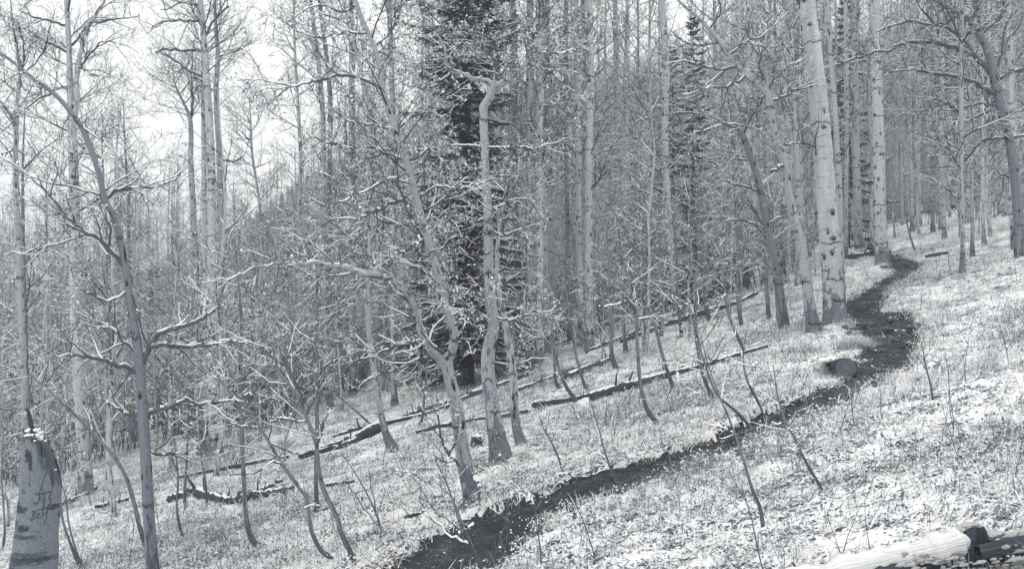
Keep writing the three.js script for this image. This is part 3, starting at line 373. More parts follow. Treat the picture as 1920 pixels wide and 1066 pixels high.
// trunks of the middle distance, each traced: [label, px at top, px at foot, foot py or depth, width at foot, width at top, bark]
const midO = { flat: true, minR: 0.0045, snow: 0.8, leaf: 0.4, leafSize: 0.03, len: [0.7, 0.3], space: [0.13, 0.075], start: [0.1, 0.1], rad: [0.012, 0.006], ang: [35, 70], up: [0.15, 0.1], seg: 0.12, wig: 0.48 };
for (const [label, xt, xm, xf, yf, wf, wt, b, cf, top = -280] of [
  ['short legged pale trunk standing apart on the right slope, straight and thin', 1800, 1806, 1805, 513, 10, 6, 4, .4], ['second thin trunk uphill on the right slope, dark at its foot', 1822, 1823, 1824, 483, 8, 6, 1, .4], ['third thin trunk on the right slope, nearest the right edge tree', 1836, 1840, 1846, 461, 8, 6, 0, .4],
  ['broad scarred trunk right of the spruce, first of the tall middle row', 1011, 1015, 1028, 20, 12, 9, 0, .5], ['slender trunk second in the tall middle row right of the spruce', 1022, 1032, 1040, 23, 11, 8, 1, .5], ['spotted slim trunk in the centre of the tall middle row', 1056, 1061, 1070, 22, 11, 8, 3, .5], ['thickest trunk of the tall middle row, dotted with black eyes', 1071, 1083, 1090, 20, 14, 11, 2, .5], ['twin of the dotted middle row trunk, close on its right', 1089, 1095, 1104, 23, 9, 7, 4, .5],
  ['trunk half behind the spruce, showing between its right hand boughs', 951, 965, 985, 20.5, 16, 12, 3, .5], ['pale trunk left of the spruce reaching the top of the picture', 786, 805, 815, 21, 12, 9, 0, .45], ['isolated forked trunk against the hazy gap right of the middle row', 1146, 1153, 1160, 30, 11, 9, 1, .4], ['pale broad trunk left of the burled aspen crown, hazy with twigs', 1235, 1250, 1272, 22, 16, 13, 2, .5], ['dark footed thick trunk on the flat below the middle row', 992, 994, 996, 690, 19, 12, 1, .5], ['pale neighbour of the dark footed thick trunk, leaning on nothing', 1013, 1011, 1011, 686, 16, 11, 2, .5],
  ['thick black footed trunk behind the young stems left of the grey log', 1103, 1105, 1106, 657, 17, 12, 0, .5], ['tall trunk left of centre, branched high over the snowy limb', 570, 605, 620, 19, 12, 8, 4, .4], ['slim pale trunk between the snowy limb and the dark hillside', 590, 618, 640, 24, 10, 8, 3, .4], ['leaning thin trunk at the right rim of the sky gap', 472, 490, 512, 23, 8, 5, 1, .5, 180], ['straight thin trunk over the dark hillside left of centre', 552, 562, 570, 24, 9, 6, 2, .45, -60], ['forked grey trunk behind the arching aspen on the left', 236, 240, 246, 26, 9, 5, 3, .5, 195],
  ['blackened rough trunk between the tall left aspen and the arching one', 194, 196, 204, 17.5, 10, 5, 1, .6, 240], ['dark trunk standing left of the spruce foot', 728, 734, 740, 760, 12, 9, 1, .5], ['black barked trunk behind the slim leaning aspen', 655, 660, 662, 740, 14, 9, 1, .5], ['pale trunk just right of the largest aspen, deep in the shade', 1590, 1588, 1586, 28, 10, 8, 4, .5], ['upright pale trunk behind the burled crown, top cut by the frame', 1405, 1402, 1400, 26, 13, 11, 0, .5], ['thin pale trunk high on the right, left of the hanging limbs', 1700, 1706, 1712, 33, 9, 7, 2, .5], ['hazy slim trunk above the bend of the path, far up the slope', 1745, 1747, 1750, 30, 8, 6, 3, .5], ['upright trunk in front of the right edge tangle, reaching the top edge', 1757, 1765, 1772, 26, 9, 7, 0, .5],
]) {
  const d = yf < 100 ? yf : groundHit(xf, yf); let y = yf; if (yf < 100) { for (y = 300; y < 1100; y += 2) { const p = at(xf, y, d); if (p.y <= G0(p.x, p.z)) break; } }
  const r = rngOf(heroSeed * 13), wob = () => (r() - 0.5) * 7;
  tracedTree({ label, depth: d, bark: b, flare: 0.35, sides: 12, n: 26, trunk: [[xf, y, wf], [mix(xf, xm, .4), y - 70, wf * .82], ...[[xm + wob(), .35, mix(wf, wt, .45) * .9], [xm + wob() * .6, .55, mix(wf, wt, .6)], [mix(xm, xt, .5) + wob(), .7, wt], [xt, .82, wt * .9], [xt - 3 + wob() * .5, .92, wt * .6], [xt - 5, 1, wt * .25]].map(([a, f, w]) => [a, mix(y, top, f), w])], crown: { n: 34, from: cf * .6, to: 1, len: top > 0 ? .8 : 1.15, rad: 0.013 }, o: midO });
}
// ---------- traced saplings and stems on the slope ----------
const sapO = { len: [0.3, 0.17, 0.1], space: [0.15, 0.1, 0.08], rad: [0.006, 0.0038, 0.0026], leaf: 0.6, snow: 0.75, leafSize: 0.02, minR: 0.002, bunch: 2 };
for (const [label, trunk, limbs = [], crown = {}] of [
  ['dark forked sapling low at left, its curved foot at the frame bottom', [[668, 1062, 11], [653, 1026, 11], [637, 992, 11], [634, 975, 11], [613, 933, 10], [603, 906, 10], [596, 872, 9], [593, 834, 9], [579, 793, 9], [568, 765, 8], [551, 731, 6], [527, 703, 5], [515, 672, 4], [508, 640, 2]], [[[569, 770, 6], [562, 735, 5], [540, 690, 4], [522, 650, 2]], [[575, 778, 4], [590, 745, 3], [602, 715, 2]], [[573, 790, 4], [545, 788, 4], [515, 781, 2.5]], [[594, 836, 4], [605, 805, 4], [612, 780, 2]], [[600, 948, 3], [590, 945, 4], [570, 955, 2]]], { from: 0.55 }],
  ['leaning dark sapling crossing behind the forked one, sharply bent foot', [[623, 1046, 9], [603, 1033, 9], [586, 1002, 9], [579, 968, 9], [574, 933, 8], [565, 920, 8], [548, 896, 8], [527, 868, 8], [507, 834, 7], [486, 800, 6.5], [462, 762, 5.5], [448, 745, 5], [410, 715, 3], [380, 690, 2]], [[[528, 870, 4], [510, 866, 4], [480, 886, 3], [430, 890, 2]], [[505, 830, 3.5], [540, 845, 3], [560, 850, 2]], [[486, 800, 3], [460, 800, 3], [430, 790, 2]]], { from: 0.5 }],
  ['upright pole sapling between the arching aspen and the dark saplings', [[484, 1028, 12], [468, 1002, 11], [460, 957, 10], [457, 906, 10], [454, 837, 9.5], [452, 762, 9], [450, 690, 8], [452, 600, 6], [446, 520, 4], [440, 450, 2]], [], { from: 0.45, n: 16 }],
  ['straight grey pole behind the forked dark sapling', [[594, 957, 10], [592, 906, 9], [594, 786, 8.5], [593, 734, 8], [592, 640, 7], [594, 540, 5], [590, 450, 2]], [], { from: 0.5, n: 16 }],
  ['long bright leaning stem crossing the lower left thicket', [[276, 1030, 10], [262, 990, 9], [250, 940, 9], [238, 900, 8.5], [215, 858, 8], [175, 813, 7], [125, 763, 6], [75, 718, 4], [50, 700, 2]], [], { from: 0.6, n: 8 }],
  ['thin dark whip rising right beside the carved stump', [[150, 1066, 7], [130, 1015, 6], [116, 970, 5], [112, 900, 4], [118, 840, 3], [128, 790, 2]], [], { from: 0.6, n: 6, len: 0.22 }], ['second dark whip curving right of the carved stump', [[160, 1075, 6], [143, 1035, 5], [128, 980, 4], [122, 930, 3], [104, 880, 2]], [], { from: 0.7, n: 4, len: 0.22 }], ['grey stem at the far left edge beside the carved stump', [[4, 1030, 5], [8, 1000, 5], [6, 950, 4], [2, 880, 3], [6, 800, 2]], [], { from: 0.5, n: 8 }],
  ['left stem of the thin pair right of the arching aspen foot', [[343, 1008, 6], [336, 985, 6], [331, 950, 5], [333, 900, 4.5], [328, 840, 4], [318, 780, 2.5]], [], { from: 0.5 }], ['right stem of the thin pair right of the arching aspen foot', [[347, 957, 6], [346, 920, 6], [350, 855, 5.5], [352, 780, 5], [350, 700, 3]], [], { from: 0.5 }], ['small stem downhill of the pole sapling near the jagged log', [[388, 950, 6], [384, 900, 5.5], [378, 860, 5], [372, 790, 3.5], [372, 730, 2]], [], { from: 0.5 }],
  ['curved footed sapling in the middle of the slope above the path', [[1232, 793, 11], [1214, 768, 9.5], [1202, 726, 8.5], [1197, 675, 8], [1194, 615, 8], [1193, 579, 7], [1186, 560, 5], [1178, 520, 4], [1165, 470, 2]], [[[1193, 585, 5], [1178, 565, 5], [1150, 572, 4], [1120, 575, 2]], [[1194, 600, 4], [1215, 595, 3], [1240, 600, 2]]], { from: 0.5 }], ['sapling behind the right end of the big snowy log, leaning left', [[1263, 727, 8], [1250, 690, 8], [1238, 648, 7.5], [1226, 600, 7], [1214, 576, 6], [1200, 540, 4], [1190, 480, 2]], [], { from: 0.5 }], ['leaning sapling midslope with a tall bare stem right of the big log', [[1337, 746, 8], [1319, 705, 7.5], [1311, 666, 7.5], [1305, 630, 7], [1304, 590, 6.5], [1302, 540, 5], [1310, 490, 3]], [[[1304, 592, 4], [1290, 570, 4], [1268, 580, 2.5]]], { from: 0.5 }],
  ['straight slanting sapling left of the twin stemmed aspen', [[1399, 662, 8], [1382, 627, 7.5], [1365, 582, 7], [1359, 540, 6], [1352, 480, 4], [1340, 430, 2]], [], { from: 0.45 }], ['pale stem with a spread foot below the middle row, left of the big log', [[1099, 730, 7], [1088, 696, 6], [1079, 660, 6], [1070, 600, 5], [1060, 540, 3]], [], { from: 0.45 }], ['slanted grey stem rooted at the left tip of the big snowy log', [[1081, 752, 9], [1061, 723, 8], [1046, 684, 7.5], [1037, 648, 7], [1022, 600, 6], [1012, 540, 3]], [], { from: 0.45 }], ['short stem with a dark hooked foot above the big log', [[1050, 728, 10], [1042, 715, 7], [1040, 660, 6.5], [1036, 600, 5], [1038, 540, 3]], [], { from: 0.5 }],
  ['stout young trunk at the end of the upper dark log', [[1156, 691, 11], [1148, 668, 9.5], [1146, 630, 9], [1146, 580, 8], [1142, 500, 5], [1138, 430, 2]], [], { from: 0.4 }], ['young trunk just right of the upper dark log end', [[1174, 661, 10], [1171, 630, 8.5], [1168, 580, 7.5], [1166, 500, 5], [1160, 430, 2]], [], { from: 0.4 }], ['pale young trunk above the middle logs, with a kicked foot', [[1214, 638, 9], [1207, 610, 8], [1204, 560, 7], [1200, 500, 5], [1198, 420, 2]], [], { from: 0.4 }], ['young stem next uphill along the middle logs', [[1241, 631, 8], [1238, 600, 7], [1236, 540, 6], [1238, 470, 4], [1230, 400, 2]], [], { from: 0.4 }], ['tall young stem standing over the long dark log', [[1279, 631, 8], [1274, 590, 7], [1270, 540, 6], [1268, 470, 4], [1262, 400, 2]], [], { from: 0.4 }],
  ['bent stem with a forked foot uphill on the long dark log', [[1330, 602, 10], [1324, 570, 8.5], [1320, 520, 8], [1318, 450, 6], [1310, 380, 3]], [], { from: 0.4 }], ['curved pole right of the long dark log tip', [[1391, 610, 9], [1386, 580, 8], [1383, 540, 8], [1384, 480, 7], [1380, 400, 4], [1376, 330, 2]], [], { from: 0.4 }], ['straight small trunk left of the twin stemmed aspen foot', [[1442, 597, 10], [1440, 570, 8.5], [1437, 520, 8], [1434, 450, 6], [1428, 380, 3]], [], { from: 0.45 }],
  ['long thin leaning shoot rooted low in the snow right of the path', [[1432, 990, 8], [1425, 950, 7.5], [1412, 920, 7], [1395, 863, 6], [1375, 803, 5], [1350, 743, 4], [1330, 690, 3], [1312, 620, 2]], [[[1378, 812, 3], [1350, 800, 2.5], [1310, 790, 1.5]]], { from: 0.6, n: 6, len: 0.22 }], ['thin shoot right of the path with a crooked grey stem', [[1541, 915, 6], [1520, 880, 6], [1505, 853, 6], [1490, 820, 5.5], [1478, 800, 5], [1460, 748, 3.5], [1450, 683, 2]], [[[1482, 806, 3], [1460, 795, 3], [1436, 785, 1.5]]], { from: 0.6, n: 6, len: 0.22 }], ['dark slanted sapling at the left end of the dark trail bank', [[1408, 800, 6], [1385, 775, 6], [1345, 738, 6], [1325, 690, 5], [1310, 640, 4], [1302, 590, 2.5]], [], { from: 0.5 }], ['slender whip leaning over the trail bank beneath the sawn log end', [[1434, 775, 6], [1415, 740, 5.5], [1400, 708, 5], [1394, 670, 4], [1400, 620, 2]], [], { from: 0.5, n: 6, len: 0.22 }],
  ['pale forked stem growing out of the trail edge left of the long curved aspen', [[905, 1068, 9], [892, 1040, 9], [882, 1018, 8], [868, 985, 5.5], [850, 940, 4.5], [835, 900, 4], [815, 860, 2.5]], [[[884, 1020, 6], [868, 1016, 5], [845, 1003, 4], [815, 975, 3], [780, 930, 2]], [[872, 992, 3], [850, 985, 3], [810, 950, 2], [770, 890, 1.5]]], { from: 0.6, n: 5, len: 0.22 }], ['thin whip with three shoots on the slope below the jagged log', [[714, 998, 4], [708, 970, 4], [690, 930, 3], [668, 890, 2.5], [640, 850, 1.5]], [[[712, 985, 2.5], [700, 930, 2], [690, 880, 1.5]], [[713, 990, 2.5], [680, 950, 2], [650, 905, 1.5]]], { from: 0.8, n: 3, len: 0.22 }], ['small bare shoot on the open snow below the central pair', [[1056, 890, 4], [1048, 860, 4], [1032, 825, 3.5], [1018, 800, 2.5], [1008, 770, 1.5]], [], { from: 0.5, n: 5, len: 0.22 }], ['bare shoot above the trail right of the central pair', [[1166, 925, 5], [1150, 890, 4.5], [1135, 850, 4], [1122, 800, 3], [1105, 745, 2]], [[[1140, 862, 2.5], [1115, 845, 2], [1090, 835, 1.5]]], { from: 0.5, n: 5, len: 0.22 }],
  ['dead shoot on the open right slope near the trail corner', [[1750, 750, 4], [1746, 725, 3.5], [1738, 690, 3], [1728, 640, 2]], [], { from: 0.6, n: 4, len: 0.22 }], ['tall thin weed stem right of the lower trail', [[1015, 1064, 3], [1012, 1020, 3], [1006, 980, 2.5], [1002, 935, 1.5]], [], { from: 0.7, n: 3, len: 0.22 }], ['grey whip above the last bend of the trail', [[1716, 470, 4], [1708, 445, 4], [1702, 420, 3], [1698, 395, 2]], [], { from: 0.5, n: 4, len: 0.22 }],
  ['two branched sapling right of the slim leaning aspen', [[786, 800, 5], [792, 780, 5], [796, 740, 4.5], [800, 700, 3.5], [806, 640, 2]], [], { from: 0.4 }], ['leaning whip over the fallen logs left of the slim aspen', [[700, 800, 5], [680, 782, 5], [655, 760, 4.5], [632, 742, 3.5], [600, 730, 2]], [], { from: 0.6, n: 3, len: 0.22 }],
]) tracedTree({ label, name: 'aspen_sapling', category: 'sapling', trunk: trunk.map((q) => [q[0], q[1], q[2] * .86]), n: 30, sides: 9, flare: 0.3, bark: 3, limbs: limbs.map((pts) => ({ pts })), crown: { n: 9, len: 0.45, rad: 0.005, ...crown }, o: sapO });

// ---------- the carved stump at the left edge ----------
M.torn = std('torn_wood', 0.11, 0.95);
{
  const cv = document.createElement('canvas'); cv.width = 1024; cv.height = 2048; const g = cv.getContext('2d'), r = rngOf(5), css = (l, a = 1) => { const t = tone(l); return `rgba(${S8(t[0]) | 0},${S8(t[1]) | 0},${S8(t[2]) | 0},${a})`; };
  g.fillStyle = css(0.21); g.fillRect(0, 0, 1024, 2048);
  for (let i = 0; i < 9000; i++) { g.fillStyle = css(r() < 0.5 ? 0.12 : 0.34, 0.3); g.fillRect(r() * 1024, r() * 2048, 2 + r() * 5, 6 + r() * 40); }
  for (let i = 0; i < 1500; i++) { g.fillStyle = css(0.07, 0.5 * r() + 0.2); g.fillRect(r() * 1024, r() * 2048, 3 + r() * r() * 60, 1.5 + r() * 3); }
  for (let i = 0; i < 1500; i++) { g.fillStyle = css(0.04, 0.7); g.beginPath(); g.ellipse(r() * 1024, r() * 2048, 1 + r() * 4, 1 + r() * 4, 0, 0, 7); g.fill(); }
  const blotch = (x, y, w, h, l = 0.025) => { for (let i = 0; i < 150; i++) { g.fillStyle = css(l * (0.6 + 1.6 * r()), 0.4 + .5 * r()); g.beginPath(); g.ellipse(x + (r() + r() - 1) * w * .9, y + (r() + r() - 1) * h * .9, w * 0.13 * (0.2 + r()), h * 0.16 * (0.2 + r()), r() * 0.5 - 0.25, 0, 7); g.fill(); } };
  const Y = (py) => 2048 * (py - 790) / (1310 - 790), X = (deg) => 512 + deg / 360 * 1024;     // where a pixel row and an angle about the axis lie on the bark
  blotch(X(-14), Y(848), 46, 60); blotch(X(-4), Y(862), 26, 70); blotch(X(42), Y(868), 60, 50, 0.05); blotch(X(42), Y(856), 46, 24, 0.05); blotch(X(-48), Y(946), 150, 44); blotch(X(-60), Y(940), 80, 36); blotch(X(-18), Y(982), 70, 34); blotch(X(-52), Y(976), 60, 50, 0.06); blotch(X(-20), Y(998), 170, 26, 0.05); blotch(X(68), Y(946), 90, 26, 0.03); blotch(X(5), Y(1030), 200, 24, 0.06); blotch(X(-30), Y(1042), 330, 40, 0.04); blotch(X(30), Y(1040), 200, 26, 0.045); blotch(X(-50), Y(1060), 200, 60, 0.06); blotch(X(10), Y(1090), 300, 60, 0.05); blotch(X(-10), Y(1150), 420, 80, 0.05);
  for (const a of [-150, -110, 110, 150, 175]) for (const y of [880, 960, 1040, 1120]) blotch(X(a) + 40 * r(), Y(y + 30 * r()), 120, 30, 0.05);
  g.strokeStyle = css(0.03); g.lineCap = 'round'; g.lineJoin = 'round';
  const cut = (w, ...pts) => { g.lineWidth = w; g.beginPath(); pts.forEach(([x, y], i) => (i ? g.lineTo(X(x), Y(y)) : g.moveTo(X(x), Y(y)))); g.stroke(); };
  cut(7, [16, 919], [58, 917]); cut(8, [24, 919], [23, 929], [20, 935], [15, 937], [11, 933]); cut(7, [36, 920], [36, 938], [35, 948]);                          // J T
  cut(7, [57, 921], [50, 923], [49, 928], [54, 931], [56, 936], [53, 941], [48, 941]);                                                                               // S
  cut(6, [8, 950], [48, 944]); cut(6, [11, 950], [9, 966]); cut(6, [11, 950], [18, 953], [12, 957], [19, 961], [9, 967], [3, 962]); cut(5, [22, 956], [28, 955], [25, 952], [21, 957], [24, 963], [30, 960]);   // B e
  cut(6, [36, 946], [34, 964]); cut(6, [36, 956], [48, 954]); cut(6, [47, 943], [45, 964], [40, 976]);                                                               // H
  cut(6, [-62, 902], [-56, 919]); cut(6, [-62, 903], [-52, 906], [-48, 912]); cut(5, [-34, 917], [-28, 911], [-22, 916], [-28, 919], [-34, 915]); cut(5, [-24, 911], [-16, 919]);
  cut(4, [-4, 868], [-5, 890], [-9, 902], [-3, 898], [-2, 905], [-8, 903]); cut(6, [40, 880], [34, 893], [28, 905], [22, 917]); cut(4, [28, 905], [34, 920]);
  const t = new THREE.CanvasTexture(cv); t.colorSpace = THREE.SRGBColorSpace; t.wrapS = THREE.RepeatWrapping;
  const sm = new THREE.MeshStandardMaterial({ map: t, bumpMap: t, bumpScale: 0.004, roughness: 0.85 }); sm.name = 'carved_bark';
  const d = 5.6, k = d / F, edges = [[800, 45, 88], [830, 43, 96], [850, 42, 104], [870, 41, 109], [905, 39, 112.5], [930, 37, 112], [1000, 30, 106], [1066, 20, 104], [1150, 8, 106], [1310, -20, 118]];
  const prof = (py) => { for (let i = 1; i < edges.length; i++) if (py <= edges[i][0]) { const f = (py - edges[i - 1][0]) / (edges[i][0] - edges[i - 1][0]); const a = mix(edges[i - 1][1], edges[i][1], f), b = mix(edges[i - 1][2], edges[i][2], f); return [(a + b) / 2, (b - a) / 2]; } return [49, 69]; };
  const foot = at(60, 1290, d); foot.y = G0(foot.x, foot.z); const root = base('broken_stump', foot), mb = new MB(true), wood = new MB(), snow = new MB(), N = 56, R = 60, rim = [];
  for (let j = 0; j <= N; j++) {
    const th = (j / N - 0.5) * 2 * Math.PI, s = Math.sin(th), topY = 821 + 84 * sstep(0.05, 1.0, s) + 9 * noise(j * 0.7, 3) + 11 * noise(j * 1.9, 8) + (Math.cos(th) < 0 ? 10 : 0);
    for (let i = 0; i <= R; i++) { const py = mix(1320, topY, i / R), [c, w] = prof(py), q = w * (1 + 0.02 * noise(th * 2 + 9, py * 0.04) + 0.012 * noise(th * 5, py * 0.11)), p = at(c, py, d); mb.v(p.x + s * q * k, p.y, p.z + Math.cos(th) * q * k, s, 0, Math.cos(th), j / N, 1 - (py - 790) / 520); if (i === R) rim.push(V(p.x + s * q * k, p.y, p.z + Math.cos(th) * q * k)); }
    if (j) for (let i = 0; i < R; i++) { const A = (j - 1) * (R + 1) + i, B = A + R + 1; mb.f(A, B, A + 1); mb.f(A + 1, B, B + 1); }
  }
  const cen = rim.reduce((a, p) => a.add(p), V()).multiplyScalar(1 / rim.length); cen.y = at(0, 826, d).y;
  const ring2 = rim.map((p, j) => p.clone().lerp(cen, 0.2).add(V(0, 0.010 * noise(j * 1.7, 2) + 0.006, 0))), ring3 = rim.map((p, j) => p.clone().lerp(cen, 0.6).add(V(0, 0.02 * noise(j * 1.1, 5), 0)));
  for (let j = 0; j < N; j++) { wood.tri(rim[j], rim[j + 1], ring2[j + 1]); wood.tri(rim[j], ring2[j + 1], ring2[j]); wood.tri(ring2[j], ring2[j + 1], ring3[j + 1]); wood.tri(ring2[j], ring3[j + 1], ring3[j]); wood.tri(ring3[j], ring3[j + 1], cen); }
  const r2 = rngOf(9);
  const lump = (px, py, R0, zz) => { const b = new THREE.IcosahedronGeometry(R0, 3), p = b.attributes.position; for (let i = 0; i < p.count; i++) { const x = p.getX(i), y = p.getY(i), z = p.getZ(i), f = 1 + 0.4 * noise(x * 90 + px, y * 90 + z * 60) ; p.setXYZ(i, x * f, y * f * 0.62, z * f); } b.computeVertexNormals(); const c = at(px, py, d + zz); b.translate(c.x, c.y, c.z); const o = snow.c; for (let i = 0; i < p.count; i++) snow.v(p.getX(i), p.getY(i), p.getZ(i), b.attributes.normal.getX(i), b.attributes.normal.getY(i), b.attributes.normal.getZ(i)); for (let i = 0; i < p.count; i += 3) snow.f(o + i, o + i + 1, o + i + 2); };
  for (let i = 0; i < 30; i++) lump(46 + r2() * 36, 815 + r2() * 9, 0.005 + 0.012 * r2() * r2(), -0.08 + r2() * 0.16);
  for (const [x, y, q] of [[50, 807, .012], [53, 804, .009], [67, 806, .014], [73, 804, .011], [76, 810, .012], [62, 816, .016], [52, 815, .014], [71, 816, .016], [58, 824, .011], [64, 826, .009], [84, 826, .008], [104, 880, .007]]) lump(x, y, q, -0.08 + 0.05 * r2());
  mesh('trunk', mb.geo(foot), sm, root); mesh('broken_top', wood.geo(foot), M.torn, root); mesh('snow_cap', snow.geo(foot), M.snow, root);
  { const sp = new MB(); for (let j = 0; j < rim.length; j++) { const h = .015 + .05 * r2() * r2() * r2(), a = rim[j], b = ring2[j], t = a.clone().lerp(b, .3).add(V(0, h, 0)), w = V(-(a.z - cen.z), 0, a.x - cen.x).normalize().multiplyScalar(.006 + .006 * r2()); sp.tri(a.clone().add(w), t, a.clone().sub(w)); sp.tri(b.clone().add(w), t, b.clone().sub(w)); sp.tri(a.clone().add(w), b.clone().add(w), t); sp.tri(a.clone().sub(w), t, b.clone().sub(w)); } mesh('splinters', sp.geo(foot), M.torn, root, 'stuff'); }
  { const sp = new MB(true), q = [at(62, 822, d + .1), at(57, 795, d + .1), at(54, 775, d + .1), at(51, 766, d + .1)]; tube(sp, q, [.016, .014, .012, .005], 8, { lump: .3, cap: true }); mesh('splinter', sp.geo(foot), M.log, root); }
  tag(root, 'broken aspen stump with carved letters and a snowy jagged top', 'tree stump');
}

// ---------- fallen logs, stumps, rocks ----------
const logSpots = [];
function log(label, pts, o = {}) {
  const rng = rngOf(label.length * 31 + pts[0][0]), ds = pts.map((q) => groundHit(q[0], q[1] + q[2] * 0.45)), P = pts.map((q, i) => at(q[0], q[1], ds[i])), rr = pts.map((q, i) => q[2] * 0.64 * ds[i] / F);
  P.forEach((p, i) => { p.y = Math.max(p.y, G0(p.x, p.z) + rr[i] * 0.7 + 0.015); logSpots.push([p.x, p.z, rr[i]]); if (i) for (let k = 1; k < 8; k++) logSpots.push([mix(P[i - 1].x, p.x, k / 8), mix(P[i - 1].z, p.z, k / 8), rr[i]]); });
  const n = pts.length * 7, c = smoothPts(P, n), r = c.map((_, k) => { const f = k / n * (pts.length - 1), i = Math.min(pts.length - 2, f | 0); return mix(rr[i], rr[i + 1], f - i) * (1 + (o.rough ?? 0.16) * noise(k * 0.8, pts[0][0])); });
  c.forEach((p, k) => { p.y += (o.rough ?? 0.16) * r[k] * noise(k * 1.3, 40); });
  const root = base(o.name || 'fallen_log', c[0].clone()), mb = new MB(true), snow = new MB();
  tube(mb, c, r, o.sides || 12, { lump: o.lump ?? 0.22, seed: pts[0][0], cap: true, cap0: true }); snowOn(snow, c, r.map((x) => x * 1.02), rng, o.snow ?? 1.0);
  for (let k = 1; k < c.length - 1; k++) if (rng() < (o.stubs ?? 0.1)) { const d = V(rng() - 0.5, 0.6 + rng(), rng() - 0.5).normalize(), q = [c[k].clone(), c[k].clone().addScaledVector(d, r[k] * 2.2), c[k].clone().addScaledVector(d, r[k] * 3 + 0.05)]; tube(mb, q, [r[k] * .4, r[k] * .25, r[k] * .1], 6); }
  mesh('trunk', mb.geo(c[0]), o.mat || M.log, root); if (snow.k) mesh('snow', snow.geo(c[0]), M.snow, root, 'stuff');
  return tag(root, label, 'fallen log', o.group);
}
log('big sawn log capped with snow on the middle of the slope', [[1107, 746, 13], [1150, 733, 13], [1200, 719, 12], [1253, 704, 10]], { rough: .06, lump: .1, stubs: .03, snow: 1.5 });
log('low thin log running uphill from the right tip of the big capped log', [[1256, 703, 7], [1310, 690, 6], [1370, 671, 6], [1440, 650, 5]]); log('thin broken log running downhill left of the big capped log', [[1000, 762, 9], [1040, 756, 7], [1085, 748, 5], [1108, 742, 4]]);
log('dark snow topped log ending below the stout young trunk', [[1062, 708, 10], [1100, 693, 10], [1145, 676, 9]], { rough: .07 }); log('longest dark log climbing behind the young stems to the right', [[1166, 640, 7], [1215, 622, 8], [1270, 603, 8], [1330, 584, 8], [1375, 570, 7], [1420, 550, 5]]);
log('pale barkless log slanting behind the middle row trunks', [[1040, 650, 9], [1080, 632, 9], [1125, 612, 8], [1170, 596, 7]], { mat: M.paleLog, rough: .04, lump: .05 }); log('thin dark log just above the dark log of the stout young trunk', [[1100, 660, 6], [1140, 644, 6], [1180, 628, 5], [1225, 608, 5]]); log('half buried log beneath the pale barkless log', [[960, 735, 6], [1000, 722, 6], [1045, 705, 6], [1085, 690, 5]]);
log('upper of two long dark logs below the spruce', [[755, 785, 6], [800, 768, 7], [850, 752, 9], [905, 734, 9], [950, 718, 7], [990, 704, 6]]); log('lower of two long dark logs below the spruce', [[700, 800, 7], [770, 784, 6], [820, 770, 6], [870, 748, 7], [915, 722, 7]]); log('thin log between the central pair and the slim leaning aspen', [[780, 812, 5], [830, 800, 5], [880, 790, 4], [940, 782, 5], [990, 772, 4]]);
log('dark log with a black broken end under the slim leaning aspen', [[600, 845, 8], [640, 832, 10], [680, 816, 14], [713, 800, 17]], { rough: .12 }); log('slender log lying beneath the black ended log', [[560, 858, 8], [600, 848, 8], [640, 838, 8], [672, 824, 9]]); log('thin snowy log above the black ended log', [[625, 820, 5], [650, 812, 5], [680, 802, 5]]);
log('jagged rotten log with torn upper edge on the lower slope', [[366, 926, 15], [385, 930, 13], [410, 937, 12], [432, 941, 9], [455, 938, 14], [480, 931, 12], [515, 926, 10], [552, 919, 7]], { rough: .35, lump: .4 }); log('short torn log piece left of the jagged rotten log', [[316, 940, 12], [335, 933, 11], [358, 923, 9]], { rough: .4, lump: .4 }); log('slanted dark log rising from the jagged rotten log', [[464, 934, 8], [490, 921, 8], [527, 904, 5]], { rough: .3 });
log('long low log crossing behind the pole sapling', [[330, 898, 5], [400, 884, 5], [450, 874, 6], [490, 866, 5], [540, 858, 4]]); log('thin dark log at the foot of the tall left aspen', [[60, 965, 7], [105, 950, 7], [160, 928, 7], [180, 915, 5]]); log('short snow dusted log behind the arching aspen foot', [[178, 952, 5], [220, 943, 5], [240, 938, 4]]); log('thin dead stick log on the snow right of the forked sapling', [[612, 912, 5], [640, 908, 5], [664, 905, 4]]); log('short dark stick on the open snow above the trail', [[758, 974, 4], [780, 968, 5], [794, 963, 4]]);
log('small dark log lying across the upper right slope', [[1735, 482, 5], [1755, 478, 6], [1778, 475, 5]]); log('crooked dark log far up the slope behind the bend', [[1590, 482, 8], [1615, 480, 9], [1635, 473, 7]]);
function round3(R, seed, amp, fr) { const g = new THREE.IcosahedronGeometry(R, 5), p = g.attributes.position; for (let i = 0; i < p.count; i++) { const v = V(p.getX(i), p.getY(i), p.getZ(i)), n = v.clone().normalize(), f = 1 + amp * (noise(n.x * fr + seed, n.y * fr + n.z * fr * 0.7) + 0.5 * noise(n.z * fr * 2 + seed, n.x * fr * 2 - n.y * fr)); v.multiplyScalar(f); p.setXYZ(i, v.x, v.y, v.z); } g.computeVertexNormals(); return g; }
function snowLump(parent, off, R, sy, seed) { const g = round3(R, seed, 0.25, 2); g.scale(1, sy, 1); g.translate(off.x, off.y, off.z); return mesh('snow', g, M.snow, parent); }
